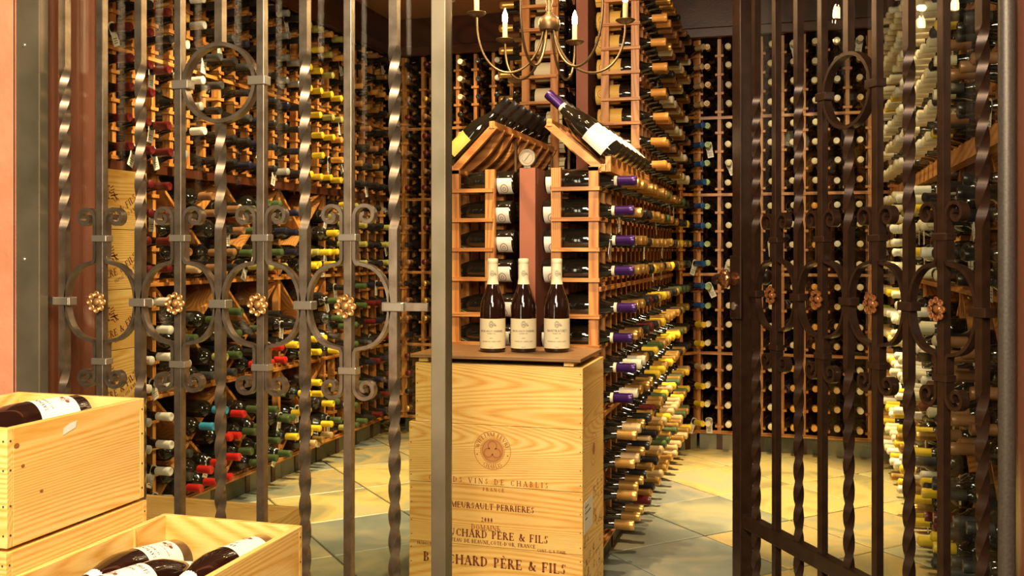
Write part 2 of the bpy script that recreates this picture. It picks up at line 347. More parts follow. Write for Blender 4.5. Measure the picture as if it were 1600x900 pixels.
# slate tiles laid on the diagonal
S2 = .63; n = 0
tm = {}
def tile_mesh(k, hx):
    h = hx/2; mb = MB(); e = .006
    z0, z1 = -.02, 0
    a = h*math.sqrt(2)
    mb.add([(0,-a,z0),(a,0,z0),(0,a,z0),(-a,0,z0),(0,-a,z1-.003),(a,0,z1-.003),(0,a,z1-.003),(-a,0,z1-.003),
            (0,-a+e,z1),(a-e,0,z1),(0,a-e,z1),(-a+e,0,z1)],
           [(0,1,5,4),(1,2,6,5),(2,3,7,6),(3,0,4,7),(4,5,9,8),(5,6,10,9),(6,7,11,10),(7,4,8,11),(8,9,10,11)])
    return mb.mesh('slate_tile', slates[k])
for k in range(4): tm[k] = tile_mesh(k, S2/math.sqrt(2)-.008)
pat = {}
for i in range(-8, 12):
    for j in range(-8, 12):
        sm = 4.07+S2*(i+.5)-S2*3; df = 4.10+S2*(j+.5)-S2*3
        x, y = (sm-df)/2, (sm+df)/2
        if -2.6 < x < .9 and .9 < y < 5.9:
            q = math.hypot(x+.0, y-4.6)
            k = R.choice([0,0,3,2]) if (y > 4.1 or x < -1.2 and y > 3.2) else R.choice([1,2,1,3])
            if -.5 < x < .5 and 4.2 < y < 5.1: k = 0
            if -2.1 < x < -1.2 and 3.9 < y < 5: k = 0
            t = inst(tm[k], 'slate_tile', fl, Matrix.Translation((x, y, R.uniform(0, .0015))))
struct(MB().box(-3.2, 2.2, 2.2, 6.1, CEIL, CEIL+.06).obj('ceiling', ceilm))
struct(MB().box(XL-DEP-.06, XL-DEP, YF, YB+DEP, 0, CEIL).obj('wall_left', plum))
struct(MB().box(XR+DEP, XR+DEP+.06, YF, YB+DEP, 0, CEIL).obj('wall_right', plum))
struct(MB().box(XL-DEP-.06, XR+DEP+.06, YB+DEP, YB+DEP+.06, 0, CEIL).obj('wall_back', plum))
# front wall with the gate opening: reveal of polished plaster inside
GX0, GX1 = -1.955, .447
fw = MB().box(-3.2, -1.958, 2.044, YF, 0, CEIL+.3).obj('wall_front_left', terra); struct(fw)
struct(MB().box(GX1, 2.2, 2.02, YF, 0, CEIL+.3).obj('wall_front_right', reveal))
struct(MB().box(-1.958, GX1, 2.05, YF, CEIL-.03, CEIL+.3).obj('wall_front_head', terra))
# the reveal: fluted, slightly bowed polished plaster lining of the opening on the left
rv = MB(); pts = []
for i in range(25):
    t = i/24; y = 2.145+t*(YF+.005-2.145); pts.append((-1.946+.006*math.sin(t*9)+.004*math.sin(t*23), y))
for i in range(24):
    (xa, ya), (xb, yb) = pts[i], pts[i+1]
    rv.add([(xa,ya,0),(xb,yb,0),(xb,yb,CEIL),(xa,ya,CEIL)], [(0,1,2,3)])
xa, ya = pts[-1]
rv.add([(xa,ya,0),(-1.965,ya,0),(-1.965,ya,CEIL),(xa,ya,CEIL)], [(0,1,2,3)])
o = rv.obj('trim_1', reveal, smooth=60); struct(o)
# soffit band over the racks
sb = MB().box(XL-DEP, XL+.02, YF, YB+DEP, 2.30, CEIL).obj('trim_2', trimw); struct(sb)
sb = MB().box(XR-.02, XR+DEP, YF, YB+DEP, 2.30, CEIL).obj('trim_3', trimw); struct(sb)
sb = MB().box(XL+.02, XR-.02, YB-.02, YB+DEP, 2.30, CEIL).obj('trim_4', trimw); struct(sb)
for nm, b in (('trim_5', (XL+.02, XL+.05, YF, YB-.02, 2.27, 2.33)), ('trim_6', (XR-.05, XR-.02, YF, YB-.02, 2.27, 2.33)), ('trim_7', (XL+.05, XR-.05, YB-.05, YB-.02, 2.27, 2.33))):
    struct(MB().box(*b).obj(nm, trimw, bevel=.008))
# terracotta divider wall inside the central island
struct(MB().box(-.92, -.863, 3.23, 4.12, 0, 1.39).box(-.915, -.863, 4.12, YB+DEP, 0, CEIL).obj('wall_divider', terra_in))

# ------------------------------------------------------------------ bottles: prototypes and register
ZB = [.10, .535, .97, 1.41, 1.835]          # rails
PROF = dict(
 burgundy=[(.030,.0),(.038,.002),(.0405,.008),(.0405,.135),(.0385,.155),(.033,.175),(.025,.197),(.018,.216),(.0150,.236),(.0145,.262)],
 bordeaux=[(.030,.0),(.035,.002),(.0370,.008),(.0370,.185),(.0345,.199),(.031,.206),(.023,.214),(.0170,.224),(.0148,.240),(.0145,.262)])
CAPP = [(.0152,.238),(.0158,.240),(.0158,.283),(.0166,.285),(.0166,.295),(.0152,.300),(.008,.3005),(.0065,.2995),(.001,.2995)]
def lowres(p, idx): return [p[i] for i in idx]
protos = {}
for k, p in PROF.items():
    protos[k] = dict(glass=MB().lathe(p, 22).mesh('wine_bottle', glassm, 50),
                     low=MB().lathe(lowres(p, (0,2,3,5,7,8,9)), 10))
cap_hi = {c: MB().lathe(CAPP, 18).mesh('capsule', capm[c], 40) for c in CAPC}
cap_lo = MB().lathe(lowres(CAPP, (0,2,3,4,6,8)), 10)
# two-tone capsule: coloured sleeve with a pale neck band
band_me = MB().lathe([(.0158,.224),(.0162,.226),(.0160,.236),(.0152,.238)], 18).mesh('neck_band', [paper], 40)
def label_mb(r, z0, z1, half, n=12):
    mb = MB(); r += .0006
    for i in range(n+1):
        a = math.radians(-half+2*half*i/n); mb.v += [(r*math.cos(a), r*math.sin(a), z0), (r*math.cos(a), r*math.sin(a), z1)]
    for i in range(n): mb.f.append((2*i, 2*i+2, 2*i+3, 2*i+1)); mb.m.append(0)
    return mb
lab_me = {k: label_mb(.0405, *{'yellow':(.012,.112,80),'white':(.008,.062,55),'cream':(.045,.134,80)}[k]).mesh('label', m) for k, m in (('cream', paper), ('white', paperw), ('yellow', papery))}
lab_big = {k: label_mb(.0405, .030, .112, 80).mesh('label', m) for k, m in (('cream', paper), ('white', paperw), ('yellow', papery))}
# stamped lines of small print on rack labels
def label_print(r=.0412):
    mb = MB(); f = lambda a, b: (r*math.cos(a/r), r*math.sin(a/r), b)
    for q in ring_polys(0, 0, .012, .012, .0018, 14): put(mb, [[(b*.8, a+.088) for a, b in q]], f)
    for i, wd in enumerate((.036, .026, .04, .02)):
        y = .07-.009*i; put(mb, [[(-wd/2, y), (wd/2, y), (wd/2, y+.0028), (-wd/2, y+.0028)]], f)
    return mb
lprint = label_print().mesh('label_print', inkb)
_m = MB(); put(_m, ring_polys(.036, 0, .014, .018, .0022, 16)+ring_polys(.036, 0, .006, .008, .002, 10)+[[(.048, -.022), (.0505, -.022), (.0505, .022), (.048, .022)]], lambda a, b: (.0414*math.cos(b/.0414), .0414*math.sin(b/.0414), a)); lprint2 = _m.mesh('label_print', inkr)
# hang tag: card with a hole around the neck (local frame: +x is "down" once racked)
def tag_mb():
    mb = MB(); n = 14; z = .222; out = []; inn = []
    for i in range(n):
        a = 2*PI*i/n; inn.append((.0165*math.cos(a), .0165*math.sin(a)))
        c, s = math.cos(a), math.sin(a)
        if c > 0: q = (max(.014, .022*c)+.0, .0185*(1 if s > 0 else -1) if abs(s) > .3 else .0185*s/.3)
        else: q = (.022*c, .0185*s/max(abs(s), .6))
        out.append(q)
    for dz in (0, .0008):
        mb.v += [(x, y, z+dz) for x, y in inn]+[(x, y, z+dz) for x, y in out]
    for i in range(n):
        j = (i+1) % n; mb.f += [(i, j, n+j, n+i)[::-1], (2*n+i, 2*n+j, 3*n+j, 3*n+i)]; mb.m += [0, 0]
    mb.box(.019, .066, -.0165, .0165, z, z+.0009)
    for k, wd in enumerate((.011, .008, .010)): mb.box(.037+.008*k, .0395+.008*k, -wd, wd, z+.0009, z+.0012, 1)
    return mb
tag_m = tag_mb(); tag_me = tag_m.mesh('price_tag', [paperw, ink])

BOT = []     # every racked bottle: dict(M, shape, cap, lab, tag, label)
def frame(base, d, xdir):
    z = Vector(d).normalized(); x = Vector(xdir); x = (x-z*x.dot(z)).normalized(); y = z.cross(x)
    M = Matrix((x, y, z)).transposed().to_4x4(); M.translation = Vector(base); return M
def rack_bottle(base, d, cap, shape='burgundy', lab=None, tagged=False, label='', group='', xdir=(0,0,-1), sc=1., band=False):
    d = Vector(d)+Vector((R.uniform(-.012,.012), R.uniform(-.012,.012), R.uniform(-.012,.012)))
    j = R.uniform(-.008, .008)
    BOT.append(dict(M=frame(Vector(base)+d*j, d, xdir) @ Matrix.Scale(sc, 4), shape=shape, cap=cap, lab=lab, tag=tagged, label=label, group=group, band=band))
ORD = ['first','second','third','fourth','fifth','sixth','seventh','eighth','ninth','tenth','eleventh','twelfth','thirteenth','fourteenth','fifteenth','sixteenth','seventeenth','eighteenth','nineteenth','twentieth','twenty-first','twenty-second','twenty-third','twenty-fourth','twenty-fifth','twenty-sixth']
CW = {'gold':'gold','tan':'tan','purple':'purple','black':'black','red':'bright red','burgundy':'dark red','cream':'cream','white':'white','yellow':'yellow','orange':'orange','blue':'dark blue','sky':'light blue','green':'dark green','teal':'teal','navy':'navy','silver':'silver','olive':'olive','brown':'brown','lime':'pale green','charcoal':'charcoal'}

# ------------------------------------------------------------------ racks
PT, PW = .020, .034      # post thickness along the run, depth
class Rack:
    """ladder rack: origin o, run direction a, facing direction f (necks point along f)"""
    def __init__(s, o, a, f, label, group='wooden wine racks lining the cellar'):
        s.o = Vector((*o, 0)); s.a = Vector((*a, 0)).normalized(); s.f = Vector((*f, 0)).normalized()
        s.root = empty('wine_rack', s.o); tag(s.root, label, 'wine rack', group); s.sl = MB()
    def P(s, u, v, z): return s.a*u+s.f*v+Vector((0,0,z))
    def post(s, u, v, z0, z1, name='post'):
        MB().obox((0,0,0), s.a*PT/2, s.f*PW/2, (0,0,(z1-z0)/2)).obj(name, rackw['Z'], s.root, loc=s.P(u, v-PW/2, (z0+z1)/2))
    def ladder(s, u, z0, z1, rows, back=True, wide=.046):
        s.post(u, 0, z0, z1)
        if back: s.post(u, -.131, z0, z1)
        for z in rows:
            s.sl.obox(s.P(u, -.078, z), s.a*wide/2, s.f*.084, (0,0,.0065))
    def rail(s, u0, u1, z, h=.016, v=.008, d=.014, m=None, name='rail'):
        MB().obox((0,0,0), s.a*(u1-u0)/2, s.f*d/2, (0,0,h/2)).obj(name, m or rackw['X' if abs(s.a.x) > .5 else 'Y'], s.root, loc=s.P((u0+u1)/2, v-d/2, z))
    def done(s):
        if s.sl.v:
            o = s.sl.obj('cradle_slats', rackw['X' if abs(s.f.x) > .5 else 'Y'], s.root); o['kind'] = 'stuff'
ROWS = [[zb+.062+.1035*k for k in range(4)] for zb in ZB]      # bottle axis heights
def slat_z(r): return r-.031
def regular(rk, u0, ncol, tiers, cw, capfn, rackname, colref, zt=None, tagp=.08, shape='burgundy', skip=.0, first=True, lab=None, labx=None, inset=-.185, sc=1., last=True, grp=None):
    """posts, rails, slats and bottles of a regular ladder rack; capfn(col, tier, row) -> capsule colour or None"""
    allrows = [z for t in tiers for z in ROWS[t]]
    z0 = ZB[tiers[0]]; z1 = zt or (ZB[tiers[-1]]+.43)
    for c in range(ncol+1):
        if (c == 0 and not first) or (c == ncol and not last): continue
        rk.ladder(u0+c*cw, z0, z1, [slat_z(z) for z in allrows])
    nr = len(allrows)
    for c in range(ncol):
        for ti, t in enumerate(tiers):
            for k in range(4):
                cap = capfn(c, t, k)
                if not cap: continue
                band = False
                if isinstance(cap, tuple): cap, band = cap
                z = ROWS[t][k]; u = u0+(c+.5)*cw
                ri = nr-1-(ti*4+k)
                lb = f"{CW[cap]} capped bottle, {rackname}, {ORD[ri]} row down, {ORD[c]} column {colref}"
                tg = R.random() < tagp
                L_ = lab(c, t, k) if lab else None
                rack_bottle(rk.o+rk.P(u, inset, z), rk.f, cap, shape, L_, tg, lb, grp or ('bottles in '+rackname), labx if (L_ and labx) else (0,0,-1), sc, band)
def diamond_bin(rk, u0, u1, zb, h, counts, rackname, binref):
    """bin with two crossing boards; counts = dict pocket -> list of capsule colours"""
    cu, cz = (u0+u1)/2, zb+h/2+.008; hu, hz = (u1-u0)/2-.012, h/2-.012
    for sx, sz in ((1,1),(-1,1),(1,-1),(-1,-1)):
        a = rk.P(cu, 0, cz); b = rk.P(cu+sx*hu, 0, cz+sz*hz); d = (b-a); l = d.length; d.normalize()
        up = rk.f; sd = d.cross(up)
        MB().obox((0,0,0), d*(l/2-.004), sd*.006, up*.09).obj('bin_divider', rackw['Z'], rk.root, loc=(a+b)/2+rk.f*(-.095)+d*.006)
    rp = .040
    pos = {'bottom': [(-.105,-.165),(0,-.165),(.105,-.165),(-.052,-.098),(.052,-.098)],
           'left': [(-.165,-.10),(-.172,-.005),(-.165,.09),(-.10,.0)],
           'right': [(.165,-.10),(.172,-.005),(.165,.09),(.10,.0)],
           'top': [(0,.062),(-.048,.128),(.048,.128),(0,.17)]}
    WHERE = ['nearest the cross', 'lowest', 'middle', 'upper', 'outermost']
    for pk, caps in counts.items():
        pp = pos[pk]
        for i, cap in enumerate(caps[:len(pp)]):
            if not cap: continue
            x, z = pp[i]; x *= hu/.21; z *= hz/.205
            names = {'bottom': ('near corner','bottom middle','far corner','upper near','upper far'), 'left': ('lowest','middle','upper','inner'), 'right': ('lowest','middle','upper','inner'), 'top': ('lowest','near','far','topmost')}[pk]
            pn = {'bottom':'bottom pocket','left':'near pocket','right':'far pocket','top':'top pocket'}[pk]
            lb = f"{CW[cap]} capped bottle, {names[i]} in {pn}, {binref}"
            rack_bottle(rk.o+rk.P(cu+x+R.uniform(-.004,.004), -.185+R.uniform(-.01,.03), cz+z), rk.f, cap, R.choice(['burgundy','bordeaux']) if False else 'bordeaux', None, R.random() < .22, lb, 'bottles in the diamond bins of '+rackname)
def pick(*cs): return R.choice(cs)

# --- left wall
rl = Rack((XL, 2.83), (0,1), (1,0), 'long wooden wine rack along the left wall with diamond bins')
CWD = .1115
UY = lambda y: y-2.83
def cap_left_up(c, t, k):
    y = 2.83+(c+.5)*CWD
    if R.random() < .07: return None
    if y < 3.15: return 'burgundy' if t == 3 else pick('burgundy','burgundy','black')
    if y < 3.30: return pick('silver','cream','silver','gold')
    if y < 3.42: return pick('white','silver','black','black','brown')
    if y < 3.95: return pick('black','black','navy','black','charcoal')
    if y < 4.15: return pick('black','silver','navy')
    if y < 4.40: return 'yellow' if k < 3 or t == 3 else 'olive'
    if y < 4.62: return pick('yellow','olive','orange')
    return pick('brown','orange','black','black','gold')
regular(rl, 0, 22, [3, 4], CWD, cap_left_up, 'upper left wall rack', 'from gate', zt=2.27, tagp=.16)
BW = [3.17, 3.64, 4.11, 4.575]
# lower regular columns before and after the bins
def cap_near(c, t, k):
    return {2:'burgundy', 1:'white', 0: pick('silver','white')}[t] if c > 0 else pick('silver','green')
def cap_far(c, t, k):
    if R.random() < .12: return None
    if t == 2: return pick('olive','yellow','olive') if c < 3 else pick('black','olive','black')
    if t == 1: return pick('green','olive','black') if c < 3 else pick('burgundy','navy','black')
    return pick('green','green','olive') if c < 3 else pick('burgundy','navy','black')
regular(rl, 0, 3, [0, 1, 2], .1133, cap_near, 'lower left rack behind crates', 'from gate', zt=1.40, tagp=.3)
regular(rl, UY(4.575), 7, [0, 1, 2], .1065, cap_far, 'lower left rack past bins', 'from bins', zt=1.40, tagp=.12)
for y in BW[1:3]: rl.post(UY(y), 0, .1, 1.4); rl.post(UY(y), -.131, .1, 1.4)
Y_, R_, B_, G_, O_ = 'yellow','red','sky','green','olive'
BINS = {
 (0,2): dict(top=['brown','brown',None,None], left=['brown','brown',None,None], right=['brown','brown','brown','black'], bottom=['tan','brown','black',None,'brown']),
 (0,1): dict(top=['green'], left=['white','charcoal','charcoal','green'], right=['green','green','green','green'], bottom=['charcoal','charcoal','charcoal',None,'olive']),
 (0,0): dict(top=[B_,None,B_,None], left=['charcoal','charcoal'], right=[R_,R_,R_,R_], bottom=[R_,R_,R_,R_,R_]),
 (1,2): dict(top=['green','green','green',None], left=['green','green','green',None], right=['navy','navy','navy','navy'], bottom=[O_,'olive','olive','green','green']),
 (1,1): dict(top=['black'], left=['black','black',None,'green'], right=[Y_,'black',None,None], bottom=[R_,R_,R_,R_,R_]),
 (1,0): dict(top=['green',None,'green'], left=['green','green',G_,'green'], right=[Y_,'green',None,'green'], bottom=['green','green','green','green','green']),
 (2,2): dict(top=[None], left=['olive','brown',None,None], right=[Y_,'olive',O_,Y_], bottom=[Y_,Y_,Y_,'olive',Y_]),
 (2,1): dict(top=[None,'black'], left=['black','black'], right=['black','green','green'], bottom=[Y_,Y_,Y_,Y_,Y_]),
 (2,0): dict(top=[Y_,Y_,None], left=[Y_,Y_,Y_,Y_], right=['green','green',Y_,Y_], bottom=['tan','gold','tan',Y_,Y_]),
}
TN_ = {2:'upper', 1:'middle', 0:'bottom'}
for (b, t), c in BINS.items():
    diamond_bin(rl, UY(BW[b]), UY(BW[b+1]), ZB[t], .425, c, 'the left wall', f"{TN_[t]} left wall bin, {ORD[b]} from gate")
for z in ZB: rl.rail(-.02, 2.50, z, h=.022 if z == 1.41 else .014, v=.022 if z == 1.41 else .012, m=None)
rl.rail(-.02, 2.50, ZB[3]+.0, h=.032, v=.030, d=.02, m=trimw, name='rail_moulding')
# shelf slats under the diamond bins (ends of the slats show as small blocks)
for z in ZB[:3]:
    for y in np.arange(3.19, 4.57, .028): rl.sl.obox(rl.P(UY(y), -.09, z+.012), rl.a*.010, rl.f*.09, (0,0,.005))
rl.done()
# --- back wall, left of the island
rbl = Rack((-2.26, YB), (1,0), (0,-1), 'wooden wine rack on the back wall left of the island')
def cap_bl(c, t, k):
    if R.random() < .10: return None
    if c < 3: return pick('brown','gold','black','burgundy')
    if c == 3: return 'yellow' if t == 2 else pick('cream','black')
    if c >= 5 and t >= 3: return pick('white','white','navy') if c == 5 else pick('black','navy','white')
    return pick('black','cream','black','navy')
regular(rbl, 0, 10, [0,1,2,3,4], .1115, cap_bl, 'back rack behind left aisle', 'from corner', zt=2.27, tagp=.07)
for z in ZB: rbl.rail(0, 1.13, z)
rbl.done()
# --- back wall, right aisle
rbr = Rack((-.505, YB), (1,0), (0,-1), 'wooden wine rack on the back wall of the right aisle')
CR = [['lime','lime','teal','lime'], ['cream'], ['yellow','gold'], ['cream'], ['cream','cream','gold'], ['orange','cream'], ['cream','gold'], ['tan','cream'], ['tan','olive']]
def cap_br(c, t, k):
    if c == 0: return 'lime' if (t in (2,3) or (t == 1 and k > 1)) else ('cream' if t < 2 else 'tan')
    if c == 1: return 'cream'
    if c == 2: return 'yellow' if t > 1 else 'cream'
    if c == 3: return 'cream'
    if c == 4: return 'cream' if t > 0 else 'orange'
    if c == 5: return 'cream' if t > 2 else 'orange'
    if c == 6: return 'white' if t > 1 else 'tan'
    if c == 7: return pick('cream','tan') if t != 2 else 'cream'
    return pick('tan','olive','orange')
regular(rbr, 0, 9, [0,1,2,3,4], .1115, lambda c,t,k: None if R.random() < .035 else cap_br(c,t,k), 'back rack of right aisle', 'from island', zt=2.27, tagp=.13)
for z in ZB: rbr.rail(-.0, 1.02, z)
rbr.done()
# --- angled corner columns
s2 = math.sqrt(.5)
rc1 = Rack((-.592, 5.323), (s2,s2), (s2,-s2), 'narrow angled corner rack at the far end of the island')
regular(rc1, 0, 1, [0,1,2,3,4], .1225, lambda c,t,k: ('blue' if t in (2,3) or t == 1 and k > 1 else ('yellow' if t < 2 and k < 3 else 'tan')), 'angled rack behind island', 'from island', zt=2.27, tagp=.1)
for z in ZB: rc1.rail(0, .1225, z)
rc1.done()
rc2 = Rack((XL, 5.30), (s2,s2), (s2,-s2), 'narrow angled corner rack in the left back corner')
regular(rc2, 0, 1, [0,1,2,3,4], .14, lambda c,t,k: pick('gold','brown','black','yellow'), 'angled left corner rack', 'from corner', zt=2.27, tagp=.15)
for z in ZB: rc2.rail(0, .14, z)
rc2.done()
# --- central island, right side, low part and tall part
IXR, IXL = -.634, -1.168
ril = Rack((IXR, 3.21), (0,1), (1,0), 'low right side of the central island rack, purple and gold capped bottles')
def cap_il(c, t, k):
    if c == 0: return ('purple', True) if not (t == 0) else 'gold'
    if t == 0: return pick('gold','gold','gold','tan','gold') if c not in (3,5) else pick('black','black','burgundy')
    if c in (1, 2): return 'gold' if R.random() < .8 else 'cream'
    if c in (3, 4): return pick('black','gold','black','gold','burgundy')
    if c in (5,): return pick('gold','yellow','gold','black')
    return pick('gold','yellow','gold','green' if t < 2 else 'gold', 'yellow')
WHEREI = 'low island rack, right side'
regular(ril, 0, 8, [0,1,2], .1115, cap_il, WHEREI, 'back', zt=1.385, tagp=.05, inset=-.205, lab=lambda c,t,k: 'white' if c == 0 else None, labx=(0,-1,-.75), last=False, sc=1.06)
for z in ZB[1:3]: ril.rail(0, .9, z)
ril.rail(0, .9, ZB[0]); ril.rail(0, .9, 1.375, h=.016)
ril.post(.105, .0, .1, .51)
ril.done()
rtr = Rack((IXR, 4.10), (0,1), (1,0), 'tall right side of the central island rack')
def cap_tr(c, t, k):
    if t < 3:
        if t == 0: return pick('gold','green','tan','yellow','teal' if 2 < c < 5 else 'gold')
        return pick('gold','yellow','gold','gold','green','black')
    if c == 0: return 'orange'
    if c == 1: return pick('orange','gold')
    return pick('gold','cream','black','brown')
regular(rtr, 0, 10, [0,1,2,3,4], .1115, cap_tr, 'tall island rack, right side', 'back', zt=2.45, tagp=.06, inset=-.205, lab=lambda c,t,k: 'yellow' if (c == 0 and t > 2) else None, labx=(0,-1,0), sc=1.05)
for z in ZB: rtr.rail(0, 1.12, z)
rtr.done()
# --- island, left side
rll = Rack((IXL, 3.21), (0,1), (-1,0), 'low left side of the central island rack')
regular(rll, 0, 8, [0,1,2], .1115, lambda c,t,k: pick('black','gold','burgundy'), 'low island rack, left side', 'back', zt=1.385, tagp=.05, lab=lambda c,t,k: 'white' if c == 0 else None, labx=(0,-1,-.75), last=False, inset=-.225, sc=1.0)
for z in ZB[1:3]: rll.rail(0, .9, z)
rll.done()
rtl = Rack((-1.155, 4.10), (0,1), (-1,0), 'tall left side of the central island rack')
regular(rtl, 0, 6, [0,1,2,3,4], .1115, lambda c,t,k: 'gold' if c == 0 else pick('gold','black','brown','tan'), 'tall island rack, left side', 'back', zt=2.45, tagp=.03, inset=-.195, lab=lambda c,t,k: 'cream' if (c == 0 and t > 2) else None, labx=(0,-1,0), sc=1.05)
rtl.done()
# --- right wall
rr = Rack((XR, 2.55), (0,1), (-1,0), 'long wooden wine rack along the right wall with cream capped bottles')
def cap_r_up(c, t, k):
    y = 2.55+(c+.5)*CWD
    if y < 3.12: return pick('black','brown','charcoal', None)
    if y < 3.3: return pick('cream','black','yellow')
    if R.random() < .05: return None
    return pick('cream','cream','white','cream','yellow' if k == 3 else 'cream')
regular(rr, 0, 25, [3,4], CWD, cap_r_up, 'upper right wall rack', 'from gate', zt=2.27, tagp=.04)
regular(rr, 1.86, 9, [0,1,2], .1115, lambda c,t,k: None if R.random() < .08 else (pick('cream','olive','tan','orange') if c > 5 else pick('cream','white','cream','yellow')), 'lower right rack past bins', 'from bins', zt=1.40, tagp=.06)
for u in (0, .465, .93, 1.395):
    rr.post(u, 0, .1, 1.4); rr.post(u, -.131, .1, 1.4)
c_, k_ = 'cream', 'charcoal'
RB = {2: [[k_,k_,None,k_],[k_,k_],[k_,k_,k_]], 1: None, 0: None}
for b in range(4):
    for t in range(3):
        if b == 0: cols = {2:'black', 1:'brown', 0:'charcoal'}[t]; cs = [cols]*5
        elif b == 1: cs = {2:['cream','black','cream','black','white'], 1:['black','cream','burgundy','white','brown'], 0:['charcoal','charcoal','yellow','yellow','burgundy']}[t]
        elif b == 2: cs = {2:['white','cream','cream','yellow','white'], 1:['cream','cream','white','cream','white'], 0:['yellow','yellow','white','yellow','gold']}[t]
        else: cs = {2:['white','cream','white','olive','white'], 1:['cream','white','cream','cream','white'], 0:['white','yellow','gold','yellow','white']}[t]
        def ch(n): return [cs[(i+n) % 5] for i in range(n)]
        diamond_bin(rr, b*.465, (b+1)*.465, ZB[t], .425, dict(top=ch(1 if b < 2 else 3), left=ch(3 if b < 2 else 4), right=ch(4), bottom=ch(5)), 'the right wall', f"{TN_[t]} right wall bin, {ORD[b]} from gate")
for z in ZB: rr.rail(-.02, 2.86, z)
rr.rail(-.02, 2.86, 1.39, h=.05, v=.05, d=.04, m=rackw['Y'], name='shelf_moulding')
for z in ZB[:3]:
    for y in np.arange(.02, 1.84, .028): rr.sl.obox(rr.P(y, -.09, z+.012), rr.a*.010, rr.f*.09, (0,0,.005))
rr.done()

# --- slate-faced plinths with wood kick blocks
def plinth(nm, o, a, f, length, step=.223, tilew=.30):
    o, a, f = Vector((*o,0)), Vector((*a,0)).normalized(), Vector((*f,0)).normalized()
    b = MB().obox((0,0,0), a*length/2, f*.05, (0,0,.046)).obj(nm, dark_in, loc=o+a*length/2-f*.075+Vector((0,0,.046))); struct(b)
    n_ = max(1, round(length/tilew)); tw = length/n_
    for i in range(n_):
        c = a*((i+.5)*tw-length/2)+f*.055
        MB().obox((0,0,0), a*(tw/2-.002), f*.005, (0,0,.045)).obj('slate_tile', R.choice([slate_e, slates[1], slate_e]), b, loc=c, bevel=.001)
    for i in range(int(length/step)):
        c = a*((i+.5)*step-length/2)+f*.063
        MB().obox((0,0,0), a*.016, f*.003, (0,0,.044)).obj('kick_block', trimw, b, loc=c)
    mb = MB().obox((0,0,0), a*length/2, f*.03, (0,0,.004)).obj('plinth_lip', rackw['X' if abs(a.x) > .5 else 'Y'], b, loc=f*.062+Vector((0,0,.05)))
plinth('baseboard_left', (XL, 2.40), (0,1), (1,0), 2.92)
plinth('baseboard_back_left', (-2.27, YB), (1,0), (0,-1), 1.10)
plinth('baseboard_back_right', (-.505, YB), (1,0), (0,-1), 1.0)
plinth('baseboard_right', (XR, 2.40), (0,1), (-1,0), 2.98)
plinth('baseboard_corner', (-.592, 5.323), (s2,s2), (s2,-s2), .123, step=.11, tilew=.12)
plinth('baseboard_island_right', (IXR, 3.20), (0,1), (1,0), 2.12)
plinth('baseboard_island_left', (IXL, 3.20), (0,1), (-1,0), 2.12)

# ------------------------------------------------------------------ the racked bottles: nearest 300 one by one, the rest as one
TOP = None
TOP = [0,1,2,3,4,8,9,10,11,12,13,15,16,17,18,19,24,25,26,27,30,34,36,37,38,39,40,41,42,46,48,52,53,54,56,63,64,71,78,81,85,86,87,108,146,180,181,182,184,188,190,261,262,263,265,266,267,268,271,272,274,275,277,279,280,282,283,284,285,286,287,288,289,291,292,293,294,296,297,299,301,304,308,313,314,317,318,319,324,325,326,327,328,329,330,332,333,335,342,343,344,353,354,357,361,362,364,366,369,370,379,382,384,385,389,393,394,446,447,448,463,464,465,555,556,557,558,559,560,561,562,564,566,568,569,570,571,572,573,574,654,655,672,673,674,675,676,680,681,686,687,688,691,693,694,695,706,708,710,711,712,713,733,735,736,738,739,740,741,745,752,773,774,775,776,777,778,779,780,781,782,783,784,785,786,787,788,789,790,791,795,797,798,799,800,802,809,810,811,812,813,825,882,883,884,885,886,887,906,907,908,1075,1076,1077,1078,1079,1080,1180,1181,1182,1183,1184,1201,1202,1203,1286,1292,1293,1294,1300,1301,1306,1307,1312,1313,1318,1319,1320,1338,1569,1571,1572,1573,1575,1576,1582,1584,1585,1588,1589,1590,1592,1593,1594,1595,1596,1597,1598,1602,1603,1609,1610,1611,1612,1614,1615,1627,1646,1648,1650,1652,1664,1680]
def bottle_full(rec, i):
    b = inst(protos[rec['shape']]['glass'], 'wine_bottle', None, rec['M'])
    tag(b, rec['label'], 'bottle', rec['group'])
    inst(cap_hi[rec['cap']], 'capsule', b)
    if rec['band']: inst(band_me, 'neck_band', b)
    if rec['lab']:
        l = inst(lab_me[rec['lab']], 'label', b); inst(lprint2, 'label_print', l)
    if rec['tag']:
        a = R.uniform(-.5, .5)
        inst(tag_me, 'price_tag', b, Matrix.Rotation(a, 4, 'Z'))
    return b
import os
if TOP is None or os.environ.get('ALLB'):
    rng = sorted(range(len(BOT)), key=lambda i: BOT[i]['M'].translation.length)
    TOPS = set(rng[:300]) if not os.environ.get('ALLB') else set(range(len(BOT)))
else: TOPS = set(TOP)
names = list(CAPC); VV, FF, MI = [], [], []; off = 0
def bulk(mb, M, mi_list):
    global off
    v = np.array(mb.v); Mn = np.array(M); VV.append(v @ Mn[:3,:3].T+Mn[:3,3])
    FF.extend([tuple(i+off for i in f) for f in mb.f]); MI.extend(mi_list); off += len(v)
lab_lo = label_mb(.0405, .010, .080, 70, 5)
RR = random.Random(3)
